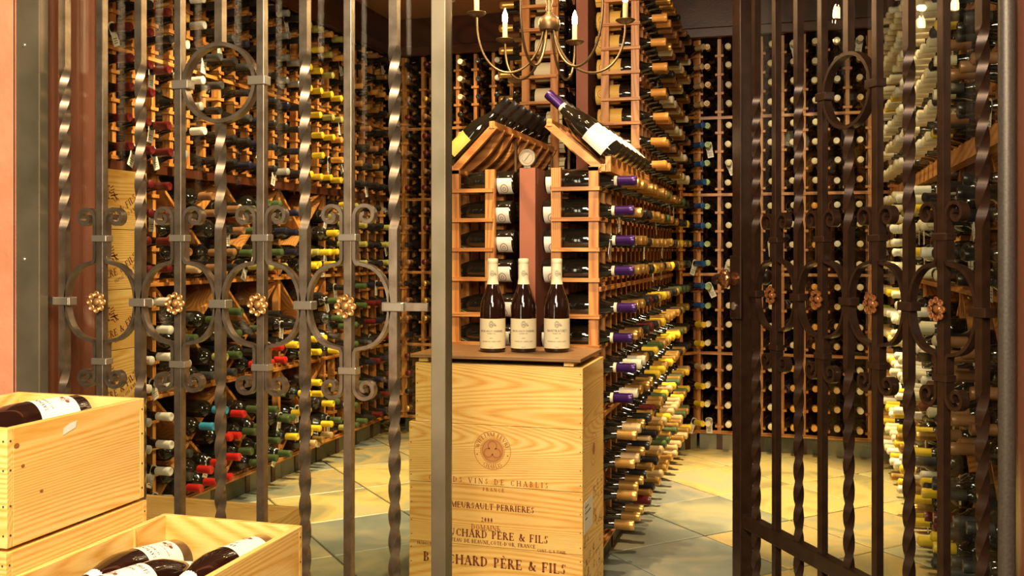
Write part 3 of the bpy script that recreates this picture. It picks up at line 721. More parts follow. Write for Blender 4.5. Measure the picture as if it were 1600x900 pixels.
for i, rec in enumerate(BOT):
    if i in TOPS:
        o = bottle_full(rec, i)
        if os.environ.get('ALLB'): o['bid'] = i
    else:
        g = protos[rec['shape']]['low']; bulk(g, rec['M'], [0]*len(g.f)); bulk(cap_lo, rec['M'], [4+names.index(rec['cap'])]*len(cap_lo.f))
        if rec['lab']: bulk(lab_lo, rec['M'], [{'cream':1,'white':2,'yellow':3}[rec['lab']]]*len(lab_lo.f))
        if rec['tag']: bulk(tag_m, rec['M'] @ Matrix.Rotation(RR.uniform(-.5,.5), 4, 'Z'), [2 if m == 0 else 4+len(names) for m in tag_m.m])
if VV:
    me = bpy.data.meshes.new('racked_bottles'); me.from_pydata(np.concatenate(VV).tolist(), [], FF)
    for m in [glassm, paper, paperw, papery]+[capm[k] for k in names]+[ink]: me.materials.append(m)
    me.polygons.foreach_set('material_index', MI); me.polygons.foreach_set('use_smooth', [True]*len(FF)); me.set_sharp_from_angle(angle=math.radians(45))
    o = bpy.data.objects.new('racked_bottles', me); COL.objects.link(o); o['kind'] = 'stuff'
    tag(o, 'all the farther wine bottles with coloured capsules lying in the wall racks', 'bottles')
print('BOTTLES', len(BOT))

# ------------------------------------------------------------------ display bottles on the island, tilted
def fancy_bottle(M, cap, lab, label, group, shape='burgundy', glass=None, sc=1., band=False, pr=True, tagged=False):
    b = inst(protos[shape]['glass'], 'wine_bottle', None, M @ Matrix.Scale(sc, 4)); tag(b, label, 'bottle', group)
    inst(cap_hi[cap], 'capsule', b)
    if band: inst(band_me, 'neck_band', b)
    if lab:
        l = inst(lab_big[lab], 'label', b); inst(lprint, 'label_print', l)
    return b
dr = empty('display_rack', (IXL, 3.2, 1.39)); tag(dr, 'pitched wooden display rack of slanting boards on top of the island', 'display rack')
dx = .155
for i in range(9):
    y = .012+i*.108
    for side in (0, 1):
        if side == 0: a = Vector((.0, y, .0)); b = Vector((dx, y, .157))
        else: a = Vector((.362, y, .157)); b = Vector((.545, y, .0))
        d = (b-a); l = d.length; d.normalize(); nn = Vector((-d.z, 0, d.x))
        # board with a scalloped underside
        mb = MB(); K = 10; top = []; bot = []
        for k in range(K+1):
            t = k/K; p = a+d*l*t; th = .022+(.016*math.sin(t*PI) if i else 0.004)
            top.append(p); bot.append(p-nn*th)
        vs = []
        for yy in (-.009, .009):
            vs += [p+Vector((0, yy, 0)) for p in top]+[p+Vector((0, yy, 0)) for p in bot]
        n1 = K+1; fs = []
        for k in range(K):
            fs += [(k, k+1, n1+k+1, n1+k)[::-1], (2*n1+k, 2*n1+k+1, 3*n1+k+1, 3*n1+k), (k, 2*n1+k, 2*n1+k+1, k+1)[::-1], (n1+k, n1+k+1, 3*n1+k+1, 3*n1+k)[::-1]]
        fs += [(0, n1, 3*n1, 2*n1)[::-1], (K, 2*n1+K, 3*n1+K, n1+K)[::-1]]
        mb.add(vs, fs).obj('sloping_board', rackw['X'], dr)
for x0, z0, nm in ((dx, .150, 'neck_rail'), (.362, .150, 'neck_rail'), (.0, -.004, 'lower_ledge'), (.552, -.010, 'lower_ledge')):
    MB().box(x0-.010, x0+.010, 0, .90, z0-.012, z0+.014).obj(nm, rackw['Y'], dr, bevel=.002)
    if nm == 'lower_ledge': MB().box(x0-.024+(.0 if x0 < .1 else .03), x0-.006+(.0 if x0 < .1 else .03), 0, .90, z0-.012, z0+.040).obj('ledge_lip', rackw['Y'], dr)
MB().box(0, .035, 0, .9, -.018, -.003).box(.50, .535, 0, .9, -.018, -.003).obj('base_board', rackw['Y'], dr)
for x0 in (dx, .362):
    for yy in (.30, .86): MB().box(x0-.004, x0+.004, yy, yy+.012, -.01, .142).obj('upright_pin', bronze, dr)
s45 = math.sqrt(.5)
for i in range(7):
    y = 3.2+.066+i*.108
    M = frame((-1.193, y, 1.425), (.245, 0, .235), (-.7, -.6, .7))
    fancy_bottle(M, 'black', 'yellow' if i == 0 else 'cream', 'black-capped bottle with yellow label slanting left, nearest on the display rack' if i == 0 else f"black-capped bottle slanting left on display rack, {ORD[i]} from the front", 'bottles slanting left on the display rack', sc=1.03)
for i in range(7):
    y = 3.2+.066+i*.108
    M = frame((-.588, y, 1.425), (-.235, 0, .222), (.55, -.9, .5))
    fancy_bottle(M, 'purple' if i == 0 else pick('black','gold','black'), 'white', 'large purple-capped bottle with white label slanting right, nearest on the display rack' if i == 0 else f"dark bottle slanting right on display rack, {ORD[i]} from the front", 'bottles slanting right on the display rack', sc=1.10, band=(i == 0))
# round dial thermometer standing on the divider
th = empty('dial_thermometer', (-.892, 3.235, 1.425)); tag(th, 'round silver dial thermometer under the pitched display rack', 'thermometer')
T = Matrix.Translation((0,0,0)) @ Matrix.Rotation(PI/2, 4, 'X')
MB().lathe([(.026,-.008),(.030,-.008),(.031,.004),(.029,.010),(.026,.010),(.025,.006)], 28, T=T).obj('rim', polish, th, smooth=40)
MB().lathe([(.0255,-.002),(.0255,.0062)], 28, T=T).obj('dial', mat('silver_dial', (.42,.36,.27), .35, .5), th)
mb = MB(); f = lambda a, b: (a, -.0066, b); put(mb, ring_polys(0, 0, .021, .021, .0012, 24), f)
for k in range(11):
    a = math.radians(-40+26*k); put(mb, [[(.016*math.cos(a)-.0005, .016*math.sin(a)), (.016*math.cos(a)+.0005, .016*math.sin(a)), (.020*math.cos(a)+.0005, .020*math.sin(a)), (.020*math.cos(a)-.0005, .020*math.sin(a))]], f)
mb.obj('scale_marks', inkr, th)
MB().bar((-.010,-.0075,-.012), (.010,-.0075,.014), .0012, .001).obj('needle', ink, th)
MB().box(-.012,.012,-.006,.006,-.036,-.028).obj('foot', polish, th)

# ------------------------------------------------------------------ wine crates
def crate(name, x0, x1, y0, y1, z0, z1, label, group, openp=False, lid=True, th=.012, seam=None):
    r = empty(name, ((x0+x1)/2, (y0+y1)/2, z0)); tag(r, label, 'wine crate', group)
    w, d, h = (x1-x0)/2, (y1-y0)/2, z1-z0
    P = []
    def part(nm, a, b, c, e, f_, g, ax):
        o = MB().box(-(b-a)/2, (b-a)/2, -(e-c)/2, (e-c)/2, -(g-f_)/2, (g-f_)/2).obj(nm, pine[ax], r, loc=((a+b)/2, (c+e)/2, (f_+g)/2), bevel=.0012); return o
    part('side_panel', -w, w, -d, -d+th, 0, h, 'X'); part('side_panel', -w, w, d-th, d, 0, h, 'X')
    part('end_panel', -w, -w+th, -d+th, d-th, .0, h, 'Y'); part('end_panel', w-th, w, -d+th, d-th, .0, h, 'Y')
    part('bottom_panel', -w+th, w-th, -d+th, d-th, .0, .010, 'X')
    if not openp: part('lid', -w+th+.001, w-th-.001, -d+th+.001, d-th-.001, h-.010, h-.001, 'X')
    # nail heads
    mb = MB()
    for zz in (.02, h*.35, h*.65, h-.02):
        for sx in (-1, 1):
            mb.lathe([(.0018,0),(.0018,.0006)], 8, T=Matrix.Translation((sx*(w-.007), -d, zz)) @ Matrix.Rotation(PI/2, 4, 'X'))
            mb.lathe([(.0018,0),(.0018,.0006)], 8, T=Matrix.Translation((w, sx*(d-.007), zz)) @ Matrix.Rotation(PI/2, 4, 'Y'))
    o = mb.obj('nail_heads', ink, r); o['kind'] = 'stuff'
    return r, w, d, h
GC = 'stacked wine crates in front of the island'
cr = []
CZ = .1875
XC0, XC1, YC0, YC1 = -1.168, -.607, 2.82, 3.15
labs = ['pine wine crate at the bottom of the centre stack', 'pine wine crate branded with a large merchant name, third down in the centre stack',
        'pine wine crate with a round burnt medallion, second down in the centre stack', 'plain pine wine crate on top of the centre stack']
for i in range(4):
    dx0 = .022 if i == 3 else R.uniform(-.002, .003)
    h1 = (i+1)*CZ-.0015
    cr.append(crate('wine_crate', XC0+dx0, XC1, YC0+R.uniform(0,.003), YC1, i*CZ, h1, labs[i], GC))
# loose lid board lying on the top crate
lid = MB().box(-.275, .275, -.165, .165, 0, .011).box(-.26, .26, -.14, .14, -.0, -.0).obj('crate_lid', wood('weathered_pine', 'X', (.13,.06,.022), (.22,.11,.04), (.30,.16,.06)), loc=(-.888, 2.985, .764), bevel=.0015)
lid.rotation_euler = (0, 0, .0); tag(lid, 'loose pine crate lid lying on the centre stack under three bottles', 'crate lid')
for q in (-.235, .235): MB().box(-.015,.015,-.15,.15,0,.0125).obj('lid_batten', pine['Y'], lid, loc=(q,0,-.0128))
def face_text(cri, items, nm='lettering'):
    r, w, d, h = cri
    for s, x, z, hh, tr, mt, bd in items:
        mb = MB(); qs, W = text_polys(s, hh, tr, bd*1.2)
        put(mb, qs, lambda a, b: (a+x, -d-.0006, b+z)); mb.obj(nm, mt, r)
def fx(px):  # x on crate front from a column of the photograph's pixels -> local crate x
    u = (px-800)/1500; return 2.82*(-.2815+.9596*u)/(.9596+.2815*u)+.8875
def fz(px, py):
    u = (px-800)/1500; d = 2.82/(.9596+.2815*u); return 1.1-(py-392)*d/1500
face_text(cr[2], [('GRANDS VINS DE CHABLIS', -.02, fz(770,757)-2*CZ, .0165, .42, inkb, 1.), ('FRANCE', .0, fz(768,768)-2*CZ, .011, .35, inkb, 1.1)])
# medallion
r, w_, d_, h_ = cr[2]; cx, cz = fx(769), fz(769, 704)-2*CZ
mb = MB(); f = lambda a, b: (a+cx, -d_-.0006, b+cz)
put(mb, ring_polys(0,0,.0595,.0595,.0016,48)+ring_polys(0,0,.040,.040,.0014,40), f)
put(mb, arc_text('WILLIAM FEVRE', .0125, .0430, 90, .1, bold=1.1)+arc_text('CHABLIS', .0125, .0555, 270, .12, inward=True, bold=1.1), f)
put(mb, [disc_poly(-.049,-.014,.003,4), disc_poly(.049,-.014,.003,4)], f)
mb.obj('medallion_print', inkb, r)
mb = MB(); f = lambda a, b: (a+cx, -d_-.0005, b+cz)
put(mb, [disc_poly(0,0,.037,32)], f); mb.obj('medallion_ground', mat('toasted_brand', (.55,.25,.07), .7), r)
mb = MB(); f = lambda a, b: (a+cx, -d_-.0009, b+cz)
for a in (90, 210, 330):
    q, s_ = math.radians(a), .015
    put(mb, ring_polys(s_*math.cos(q), s_*math.sin(q), .0155, .0155, .0035, 24, a-140, a+140), f)
put(mb, ring_polys(0,0,.033,.033,.0018,30), f)
mb.obj('trefoil_print', inkb, r)
face_text(cr[1], [('MEURSAULT PERRIERES', fx(768), fz(768,797)-CZ, .0185, .08, inkr, 1.05), ('2000', fx(760), fz(760,816)-CZ, .0145, .08, inkr, 1.1),
   ('DOMAINE', fx(758), fz(758,829)-CZ, .0165, .06, inkb, 1.), ('BOUCHARD PÈRE & FILS', fx(767), fz(767,842)-CZ, .0235, .1, inkr, 1.05),
   ("AU CHATEAU DE BEAUNE,CÔTE-D'OR, FRANCE", fx(755), fz(755,850)-CZ, .0112, .1, inkr, 1.1)])
face_text(cr[1], [('PRODUCT OF FRANCE', fx(676), fz(676,852)-CZ, .008, .08, inkr, 1.1), ('CONT. 12 X 750ML', fx(861), fz(861,864)-CZ, .0085, .05, inkr, 1.1)])
face_text(cr[0], [('BOUCHARD PÈRE & FILS', fx(770), fz(770,887), .0300, .1, inkr, 1.05)])
r, w_, d_, h_ = cr[0]
mb = MB(); put(mb, crest_polys(fx(770), fz(770, 935), .075), lambda a, b: (a, -d_-.0006, b)); mb.obj('crest_print', inkr, r)
# right ends of the crates: oval brand, white paper sticker and vine scroll print
r, w_, d_, h_ = cr[2]; mb = MB(); put(mb, ring_polys(0,.10,.052,.052,.002,36)+ring_polys(0,.10,.034,.034,.0015,30)+[disc_poly(0,.10,.02,14)], lambda a, b: (w_+.0006, a, b)); mb.obj('oval_brand', inkb, r)
for ci, seed in ((0, 1), (1, 2)):
    r, w_, d_, h_ = cr[ci]; rr_ = random.Random(seed); mb = MB()
    for k in range(46):
        a, b = rr_.uniform(-.14, .14), rr_.uniform(.015, .17)
        if ci == 1 and a < -.0 and b > .04: continue
        put(mb, ring_polys(a, b, rr_.uniform(.006,.013), rr_.uniform(.006,.012), .0024, 12, rr_.uniform(0,180), rr_.uniform(250,400)), lambda p, q: (w_+.0006, p, q))
    mb.obj('vine_scroll_print', inkr, r)['kind'] = 'stuff'
r, w_, d_, h_ = cr[1]
stk = MB().box(w_+.0004, w_+.001, -.145, -.02, .055, .150).obj('paper_sticker', paperw, r)
mb = MB()
for k, wd in enumerate((.05, .08, .03)): mb.box(w_+.001, w_+.0013, -.13, -.13+wd, .130-.018*k, .134-.018*k)
mb.obj('sticker_print', ink, r)
# --- stack with a crest and curved lettering behind the glass on the left
XS0, XS1, YS0, YS1 = -2.34, -2.10, 2.365, 2.77
for i in range(7):
    lb = ['bottom', 'second from the bottom', 'third from the bottom', 'middle', 'third from the top', 'second from the top', 'top'][i]
    c = crate('wine_crate', XS0, XS1+R.uniform(-.003,.001), YS0, YS1, i*.195, (i+1)*.195-.002, f"red crest pine crate behind the glass, {lb} of the tall stack", 'tall crate stack behind the glass panel')
    r, w_, d_, h_ = c; mb = MB(); f = lambda a, b: (w_+.0006, a, b)
    put(mb, crest_polys(-.015, .118, .085), f)
    qs = arc_text('BOUCHARD PÈRE & FILS', .024, .24, 270, .1, inward=True, bold=1.05); put(mb, [[(a-.015, b+.277) for a, b in q] for q in qs], f)
    qs = arc_text('MAISON FONDEE DEPUIS 1731' if False else 'DEPUIS 1751 A BEAUNE'.replace('7','7'), .0105, .262, 300, .12, inward=True); put(mb, [[(a-.015, b+.277) for a, b in q] for q in qs], f)
    mb.obj('crest_print', inkr, r)
# --- low crate on the floor just inside the glass
crate('wine_crate', -1.93, -1.372, 2.19, 2.50, .175, .357, 'closed pine crate lying low behind the glass panel', 'low crates inside the gate')
crate('wine_crate', -1.93, -1.372, 2.19, 2.50, 0, .172, 'pine crate on the floor behind the glass, under another crate', 'low crates inside the gate')

# --- open crates in front of the gate
GF = 'pine crates in the left foreground'
cA = crate('wine_crate', -1.490, -1.194, 1.232, 1.567, .628, .818, 'open pine crate of red wine, uppermost at the left edge', GF, openp=True, th=.013)
cB = crate('wine_crate', -1.493, -1.192, 1.228, 1.572, .435, .622, 'pine crate directly under the uppermost open crate at left', GF, openp=False)
crate('wine_crate', -1.50, -1.195, 1.225, 1.57, .22, .432, 'pine crate hidden low in the left foreground stack', GF)
crate('wine_crate', -1.50, -1.195, 1.225, 1.57, 0, .217, 'pine crate on the floor in the left foreground stack', GF)
cC = crate('wine_crate', -1.188, -.886, 1.225, 1.620, .395, .584, 'open pine crate of six bottles beside the taller left stack', GF, openp=True, th=.012)
crate('wine_crate', -1.188, -.886, 1.225, 1.620, .20, .392, 'pine crate under the open crate of bottles in the left foreground', GF)
crate('wine_crate', -1.188, -.886, 1.225, 1.620, 0, .197, 'lowest pine crate under the open crate in the left foreground', GF)
# inner divider seams of crate C and a scrap of white label on crate A, wood knots
r, w_, d_, h_ = cC; MB().box(-w_+.012, -w_+.0155, .09, .0925, .0, h_-.001).obj('panel_joint', pine['Z'], r)
r, w_, d_, h_ = cA
mb = MB(); mb.add([(w_+.0006, -.047, .158), (w_+.0006, -.017, .166), (w_+.0006, -.013, .178), (w_+.0006, -.030, .176), (w_+.0006, -.045, .170)], [(0,1,2,3,4)]); mb.obj('torn_sticker', paperw, r)
knotm = mat('knot_wood', (.30,.10,.02), .6)
for (a, b, s_) in ((-.148,.160,.006), (-.135,.125,.004), (-.095,.075,.004)):
    mb = MB(); put(mb, [disc_poly(a, b, s_, 10, s_*.7)], lambda p, q: (w_+.0005, p, q)); mb.obj('knot', knotm, r)
def big_label(b, words, r=.0405, z0=.030, z1=.112, half=72, mt=None, red=True):
    l = label_mb(r, z0, z1, half, 20).obj('label', mt or paperw, b); rr2 = r+.0011
    mb = MB(); f = lambda x, y: (rr2*math.cos(x/rr2), rr2*math.sin(x/rr2), y)
    for s, zz, hh, tr in words:
        qs, W = text_polys(s, hh, tr, 1.); put(mb, qs, lambda x, y: f(x, y+zz))
    mb.obj('lettering', ink, l)
    if red:
        mb = MB(); put(mb, crest_polys(0, z0+.017, .016)+[disc_poly(-.008, z0+.017, .004, 8), disc_poly(.009, z0+.017, .004, 8)], f); mb.obj('crest_print', inkr, l)
    return l
def big_bottle(base, tip, face, cap, words, label, group, sc=1.0, ring=True):
    base, tip = Vector(base), Vector(tip); M = frame(base, tip-base, face)
    b = inst(MB().lathe(PROF['burgundy'], 40).mesh('wine_bottle', glassr if cap != 'x' else glassm, 50), 'wine_bottle', None, M @ Matrix.Scale(sc, 4)); tag(b, label, 'bottle', group)
    inst(cap_hi[cap], 'capsule', b)
    if words: big_label(b, words)
    if ring:
        n_ = label_mb(.0187, .196, .222, 70, 10)
        for i, v in enumerate(n_.v): n_.v[i] = (v[0]*(1.28 if v[2] < .2 else .93), v[1]*(1.28 if v[2] < .2 else .93), v[2])
        n_.obj('neck_label', paperw, b)
    return b
GB = 'bottles in the open foreground crates'
W1 = [('SAVIGNY', .094, .0075, .15), ('LES BEAUNE', .082, .0045, .1), ('GRAND VIN DE BOURGOGNE', .062, .0028, .12)]
big_bottle((-1.118,1.565,.514), (-1.150,1.258,.548), (.35,-.2,1), 'burgundy', W1, 'red wine bottle lying base to the back, left in the lower open crate', GB)
big_bottle((-1.075,1.270,.536), (-1.020,1.570,.522), (-.1,-.3,1), 'burgundy', [('LES FICHOTS', .094, .0075, .12), ('DOMAINE', .08, .005, .1)], 'red wine bottle lying neck to the back, middle of the lower open crate', GB)
big_bottle((-.952,1.596,.530), (-.985,1.288,.545), (-.15,-.2,1), 'burgundy', [('LES F', .094, .0085, .12), ('1999', .078, .006, .1)], 'red wine bottle lying base to the back, right in the lower open crate', GB)
for i, x in enumerate((-1.125, -1.037, -.949)):
    big_bottle((x,1.59,.447), (x,1.285,.447), (0,0,1), 'burgundy', None, ['red wine bottle beneath the others, left in the lower open crate','red wine bottle beneath the others, middle of the lower open crate','red wine bottle beneath the others, right in the lower open crate'][i], GB, ring=False)
big_bottle((-1.322,1.545,.782), (-1.378,1.252,.786), (.35,-.3,1), 'burgundy', [('SAVIGNY', .094, .0075, .15), ('LES LAVIERES', .082, .0045, .1)], 'red wine bottle with white label lying in the uppermost open crate', GB)
big_bottle((-1.245,1.545,.742), (-1.262,1.250,.742), (.1,-.3,1), 'burgundy', W1, 'red wine bottle low beside the crate wall in the uppermost open crate', GB)
big_bottle((-1.405,1.252,.745), (-1.395,1.548,.770), (.1,-.3,1), 'red', W1, 'red-capped bottle pointing to the back in the uppermost open crate', GB)
for i, x in enumerate((-1.43, -1.34, -1.25)):
    big_bottle((x,1.546,.681), (x,1.248,.681), (0,0,1), 'burgundy', None, ['red wine bottle at the bottom left of the uppermost crate','red wine bottle at the bottom middle of the uppermost crate','red wine bottle at the bottom right of the uppermost crate'][i], GB, ring=False)

# --- three bottles standing on the lid
def standing(px, words, label, twist=0):
    u = (px-800)/1500; dep = 3.10; x = dep*(-.2815+.9596*u); y = dep*(.9596+.2815*u)
    face = Vector((-x, -y, 0)).normalized(); face.rotate(Matrix.Rotation(twist, 3, 'Z'))
    M = frame((x, y, .7752), (0,0,1), face)
    b = inst(MB().lathe([(r_*1.02, z) for r_, z in PROF['burgundy']], 40).mesh('wine_bottle', glassr, 50), 'wine_bottle', None, M); tag(b, label, 'bottle', 'three bottles on the crate lid')
    c = inst(MB().lathe([(r_*1.04, z if z > .239 else .2385) for r_, z in [(.0163,.205)]+[(.0158,.208)]+CAPP[2:]], 24).mesh('capsule', capm['cream'], 40), 'capsule', b)
    # long cream capsule covers the neck
    MB().lathe([(.0193,.2175),(.0190,.2180),(.0168,.236),(.0168,.286)], 24, close=False).obj('capsule_skirt', capm['cream'], b, smooth=40)
    mb = MB(); f = lambda a, bb: (.0176*math.cos(a/.0176), .0176*math.sin(a/.0176), bb); put(mb, crest_polys(0, .252, .017), f); mb.obj('capsule_crest', ink, c)
    l = label_mb(.0414, .013, .108, 82, 22).obj('label', paper, b); rr2 = .0424; f = lambda a, bb: (rr2*math.cos(a/rr2), rr2*math.sin(a/rr2), bb)
    mb = MB()
    for s, zz, hh, tr in words:
        qs, W = text_polys(s, hh, tr, 1.1); put(mb, qs, lambda a, bb: f(a, bb+zz))
    put(mb, [[(-.034,.0565),(.034,.0565),(.034,.0570),(-.034,.0570)]], f)
    put(mb, crest_polys(0, .090, .019), f); mb.obj('lettering', ink, l)
WM = [('MEURSAULT-CHARMES', .066, .0060, .06), ('PREMIER CRU', .0595, .0032, .1), ('1995', .044, .0042, .1), ('DOMAINE DES COMTES LAFON', .034, .0034, .08), ('FRANCE', .0165, .0026, .1)]
standing(770, WM, 'wine bottle with cream label, left of the three standing on the crate lid', -.12)
standing(818, WM, 'wine bottle with cream label, middle of the three standing on the crate lid')
standing(870, [('MONTRACHET', .066, .0078, .1)]+WM[1:], 'wine bottle labelled MONTRACHET, right of the three standing on the crate lid')

# ------------------------------------------------------------------ ironwork
def bar_mb(z0, z1, zones, w=.021, turn=.13):
    """square bar; zones = list of (za, zb) that are twisted"""
    zs = [z0, z1]
    for a, b in zones:
        n_ = max(2, int((b-a)/.0045)); zs += [a+(b-a)*i/n_ for i in range(n_+1)]
    zs = sorted(set(round(z, 5) for z in zs if z0 <= z <= z1)); ang = 0; vs = []; fs = []; last = zs[0]
    for z in zs:
        mid = (z+last)/2; tw = any(a <= mid <= b for a, b in zones)
        if tw:
            a_, b_ = next((a, b) for a, b in zones if a <= mid <= b)
            q_ = max(1, round((b_-a_)/(turn/2)))*PI/2 if b_-a_ > .05 else PI/4*0
            ang += (z-last)/(b_-a_)*q_
        last = z
        for k in range(4):
            a = ang+PI/4+k*PI/2; vs.append((w*.7071*math.cos(a), w*.7071*math.sin(a), z))
    for i in range(len(zs)-1):
        for k in range(4): k2 = (k+1) % 4; fs.append((i*4+k, i*4+k2, (i+1)*4+k2, (i+1)*4+k))
    fs.append((3,2,1,0)); fs.append(tuple((len(zs)-1)*4+k for k in range(4)))
    return MB().add(vs, fs)
ZM = .968
def lyre_path(sgn):
    p = []
    x0 = .0165
    def spiral(cx, cz, up):
        out = []
        r0, r1 = .009, .034
        for i in range(34):
            t = i/33; r = r0+(r1-r0)*t**.9; a = PI*(1.0+2.55*(1-t)) if True else 0
            # ends (t=1) at angle pi (left side of the spiral), heading down
            out.append((cx-r*math.cos(a-PI), cz+up*r*math.sin(a-PI)*1.0))
        return out
    # spiral ends on its inner (bar-side) flank at x0
    cx = x0+.029; ct = ZM+.216; cb = ZM-.196
    def scroll(cz, up):
        o = []
        for i in range(40):
            t = i/39; r = .006+.023*t; th = PI+(1-t)*(-2.4*PI)   # angle measured from +x; t=1 -> pi (bar side)
            o.append((cx+r*math.cos(th), cz+up*(-1)*r*math.sin(th)*-1))
        return o
    top = [(x, z) for x, z in scroll(ct, 1)]
    p += top
    p += [(x0, ct-.02), (x0, ZM+.164), (x0, ZM+.128), (x0, ZM+.112), (x0+.004, ZM+.103)]
    for i in range(1, 24):
        a = PI/2-PI*i/24; p.append((x0+.008+.083*math.cos(a)**.85 if math.cos(a) > 0 else x0+.008, ZM+.100*math.sin(a)))
    p += [(x0+.004, ZM-.103), (x0, ZM-.112), (x0, ZM-.128), (x0, ZM-.155), (x0, cb+.02)]
    bot = [(x, 2*cb-z) for x, z in scroll(cb, 1)][::-1]
    p += bot
    return [(sgn*x, z) for x, z in p]
def rosette(parent, x, y, z, cm=None):
    cm = cm or copper
    r = empty('rosette', (x, y, z)); r.parent = parent
    mb = MB()
    for k in range(8):
        a = 2*PI*k/8; c = Vector((.021*math.cos(a), -.006, .021*math.sin(a)))
        T = Matrix.Translation(c) @ Matrix.Rotation(-a, 4, 'Y') @ Matrix.Rotation(PI/2, 4, 'X')
        vs = [(.0105,0,-.002),]
        pr = [(.0060,-.002),(.0078,.001),(.0080,.0035),(.0066,.0046),(.0035,.0020),(.0006,.0010)]
        mb.lathe(pr, 12, T=T)
    o = mb.obj('petals', cm, r, smooth=50)
    MB().lathe([(.0125,-.003),(.0125,.000),(.0085,.002),(.0075,.006),(.003,.0080),(.0005,.0085)], 14, T=Matrix.Translation((0,-.004,0)) @ Matrix.Rotation(PI/2, 4, 'X')).obj('boss', cm, r, smooth=50)
    MB().lathe([(.003,-.01),(.003,.011),(.0005,.0125)], 8, T=Matrix.Rotation(PI/2, 4, 'X')).obj('rivet', polish, r, smooth=50)
    return r
def grille(root, xs, im, ztop, zbot, order, yoff=0):
    """xs: bar positions; order: True where twisted"""
    zt2, zt1 = 1.585, 1.12       # twisted zone above the lyres
    for i, x in enumerate(xs):
        if order[i] == 1:
            bar_mb(zbot, ztop, [(.0+zbot, .80), (1.15, zt2)]).obj('twisted_bar', im, root, smooth=30, loc=(x, yoff, 0))
        elif order[i] == 2:
            bar_mb(zbot, 1.424, [(zbot, .80), (1.15, 1.42)]).obj('twisted_bar', im, root, smooth=30, loc=(x, yoff, 0))
            bar_mb(1.616, ztop, [(1.618, 1.65)]).obj('twisted_bar', im, root, smooth=30, loc=(x, yoff, 0))
            # ring between its neighbours
            mb = MB(); P = [(.100*math.cos(2*PI*k/48), 1.52+.096*math.sin(2*PI*k/48)) for k in range(49)]
            mb.strap(P, .010, .024).obj('ring', im, root, smooth=30, loc=(x, yoff, 0))
            for s_ in (-1, 1): MB().box(-.024, .024, -.0155, .0155, -.011, .011).obj('collar', polish if im is iron else im, root, loc=(x+s_*.109, yoff, 1.52), bevel=.002)
        else:
            bar_mb(zbot, ztop, []).obj('plain_bar', im, root, loc=(x, yoff, 0), bevel=.0015)
            for s_ in (-1, 1): MB().strap(lyre_path(s_), .0085, .021).obj('lyre_scroll', im, root, smooth=35, loc=(x, yoff, 0))
            for zz in (ZM+.164, ZM-.155): MB().box(-.0235, .0235, -.0140, .0140, -.0085, .0085).obj('collar', polish if im is iron else im, root, loc=(x, yoff, zz), bevel=.002)
            rosette(root, x, yoff-.013, ZM, copper if im is iron else copper2)
            for s_ in (-1, 1): pass
    for i, x in enumerate(xs):
        if order[i] != 0: MB().box(-.0245, .0245, -.0155, .0155, -.0105, .0105).obj('collar', polish if im is iron else im, root, loc=(x, yoff, ZM), bevel=.002)
gp = empty('wrought_iron_screen', (0, 2.10, 0)); tag(gp, 'fixed wrought iron panel with scrolls, rings and silvery twisted bars at left', 'gate panel')
xs = [-1.847+.1177*k for k in range(9)]
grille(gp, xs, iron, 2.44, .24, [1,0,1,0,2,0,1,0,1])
MB().box(-.018, .018, -.02, .02, 0, 2.47).obj('frame_stile', steel, gp, loc=(-.788, 0, 0), bevel=.002)
MB().box(-1.93, -.771, -.02, .02, .20, .245).obj('bottom_rail', iron, gp, bevel=.002)
MB().box(-1.93, -.771, -.02, .02, 2.44, 2.48).obj('top_rail', iron, gp, bevel=.002)
for xa, xb in ((-1.905, xs[0]-.02), (xs[8]+.02, -.82)): MB().box(xa, xb, -.005, .005, ZM-.010, ZM+.010).obj('tie_bar', iron, gp, bevel=.001)
for i in (0, 8): MB().box(-.028, .028, -.014, .014, -.011, .011).obj('tie_collar', polish, gp, loc=(xs[i], 0, ZM), bevel=.002)
g = MB().box(-1.935, -.7765, .028, .034, .06, 2.46).obj('glass_pane', pane, gp)
MB().box(-.7765, -.7735, .0275, .0345, .06, 2.46).obj('pane_edge', panedge, gp)
# steel jamb, screwed to the wall
ja = empty('door_frame', (-1.918, 2.06, 0)); struct(ja)
MB().box(-.0375, .0375, -.012, .02, 0, CEIL).obj('steel_jamb', steel, ja, bevel=.002)
MB().box(-.0398, -.0376, -.018, -.0165, 0, CEIL).obj('jamb_edge', mat('dark_edge', (.05,.03,.02), .6), ja)
for zz in (.55, 1.078, 1.638, 2.2):
    MB().lathe([(.006,-.001),(.006,.001),(.004,.003),(.001,.0032)], 12, T=Matrix.Translation((-.012, -.012, zz)) @ Matrix.Rotation(PI/2, 4, 'X')).obj('screw', polish, ja, smooth=40)
jb = empty('door_frame', (GX1-.006, 2.03, 0)); struct(jb)
MB().box(-.002, .03, -.03, .03, 0, CEIL).obj('steel_jamb', iron2, jb, bevel=.002)
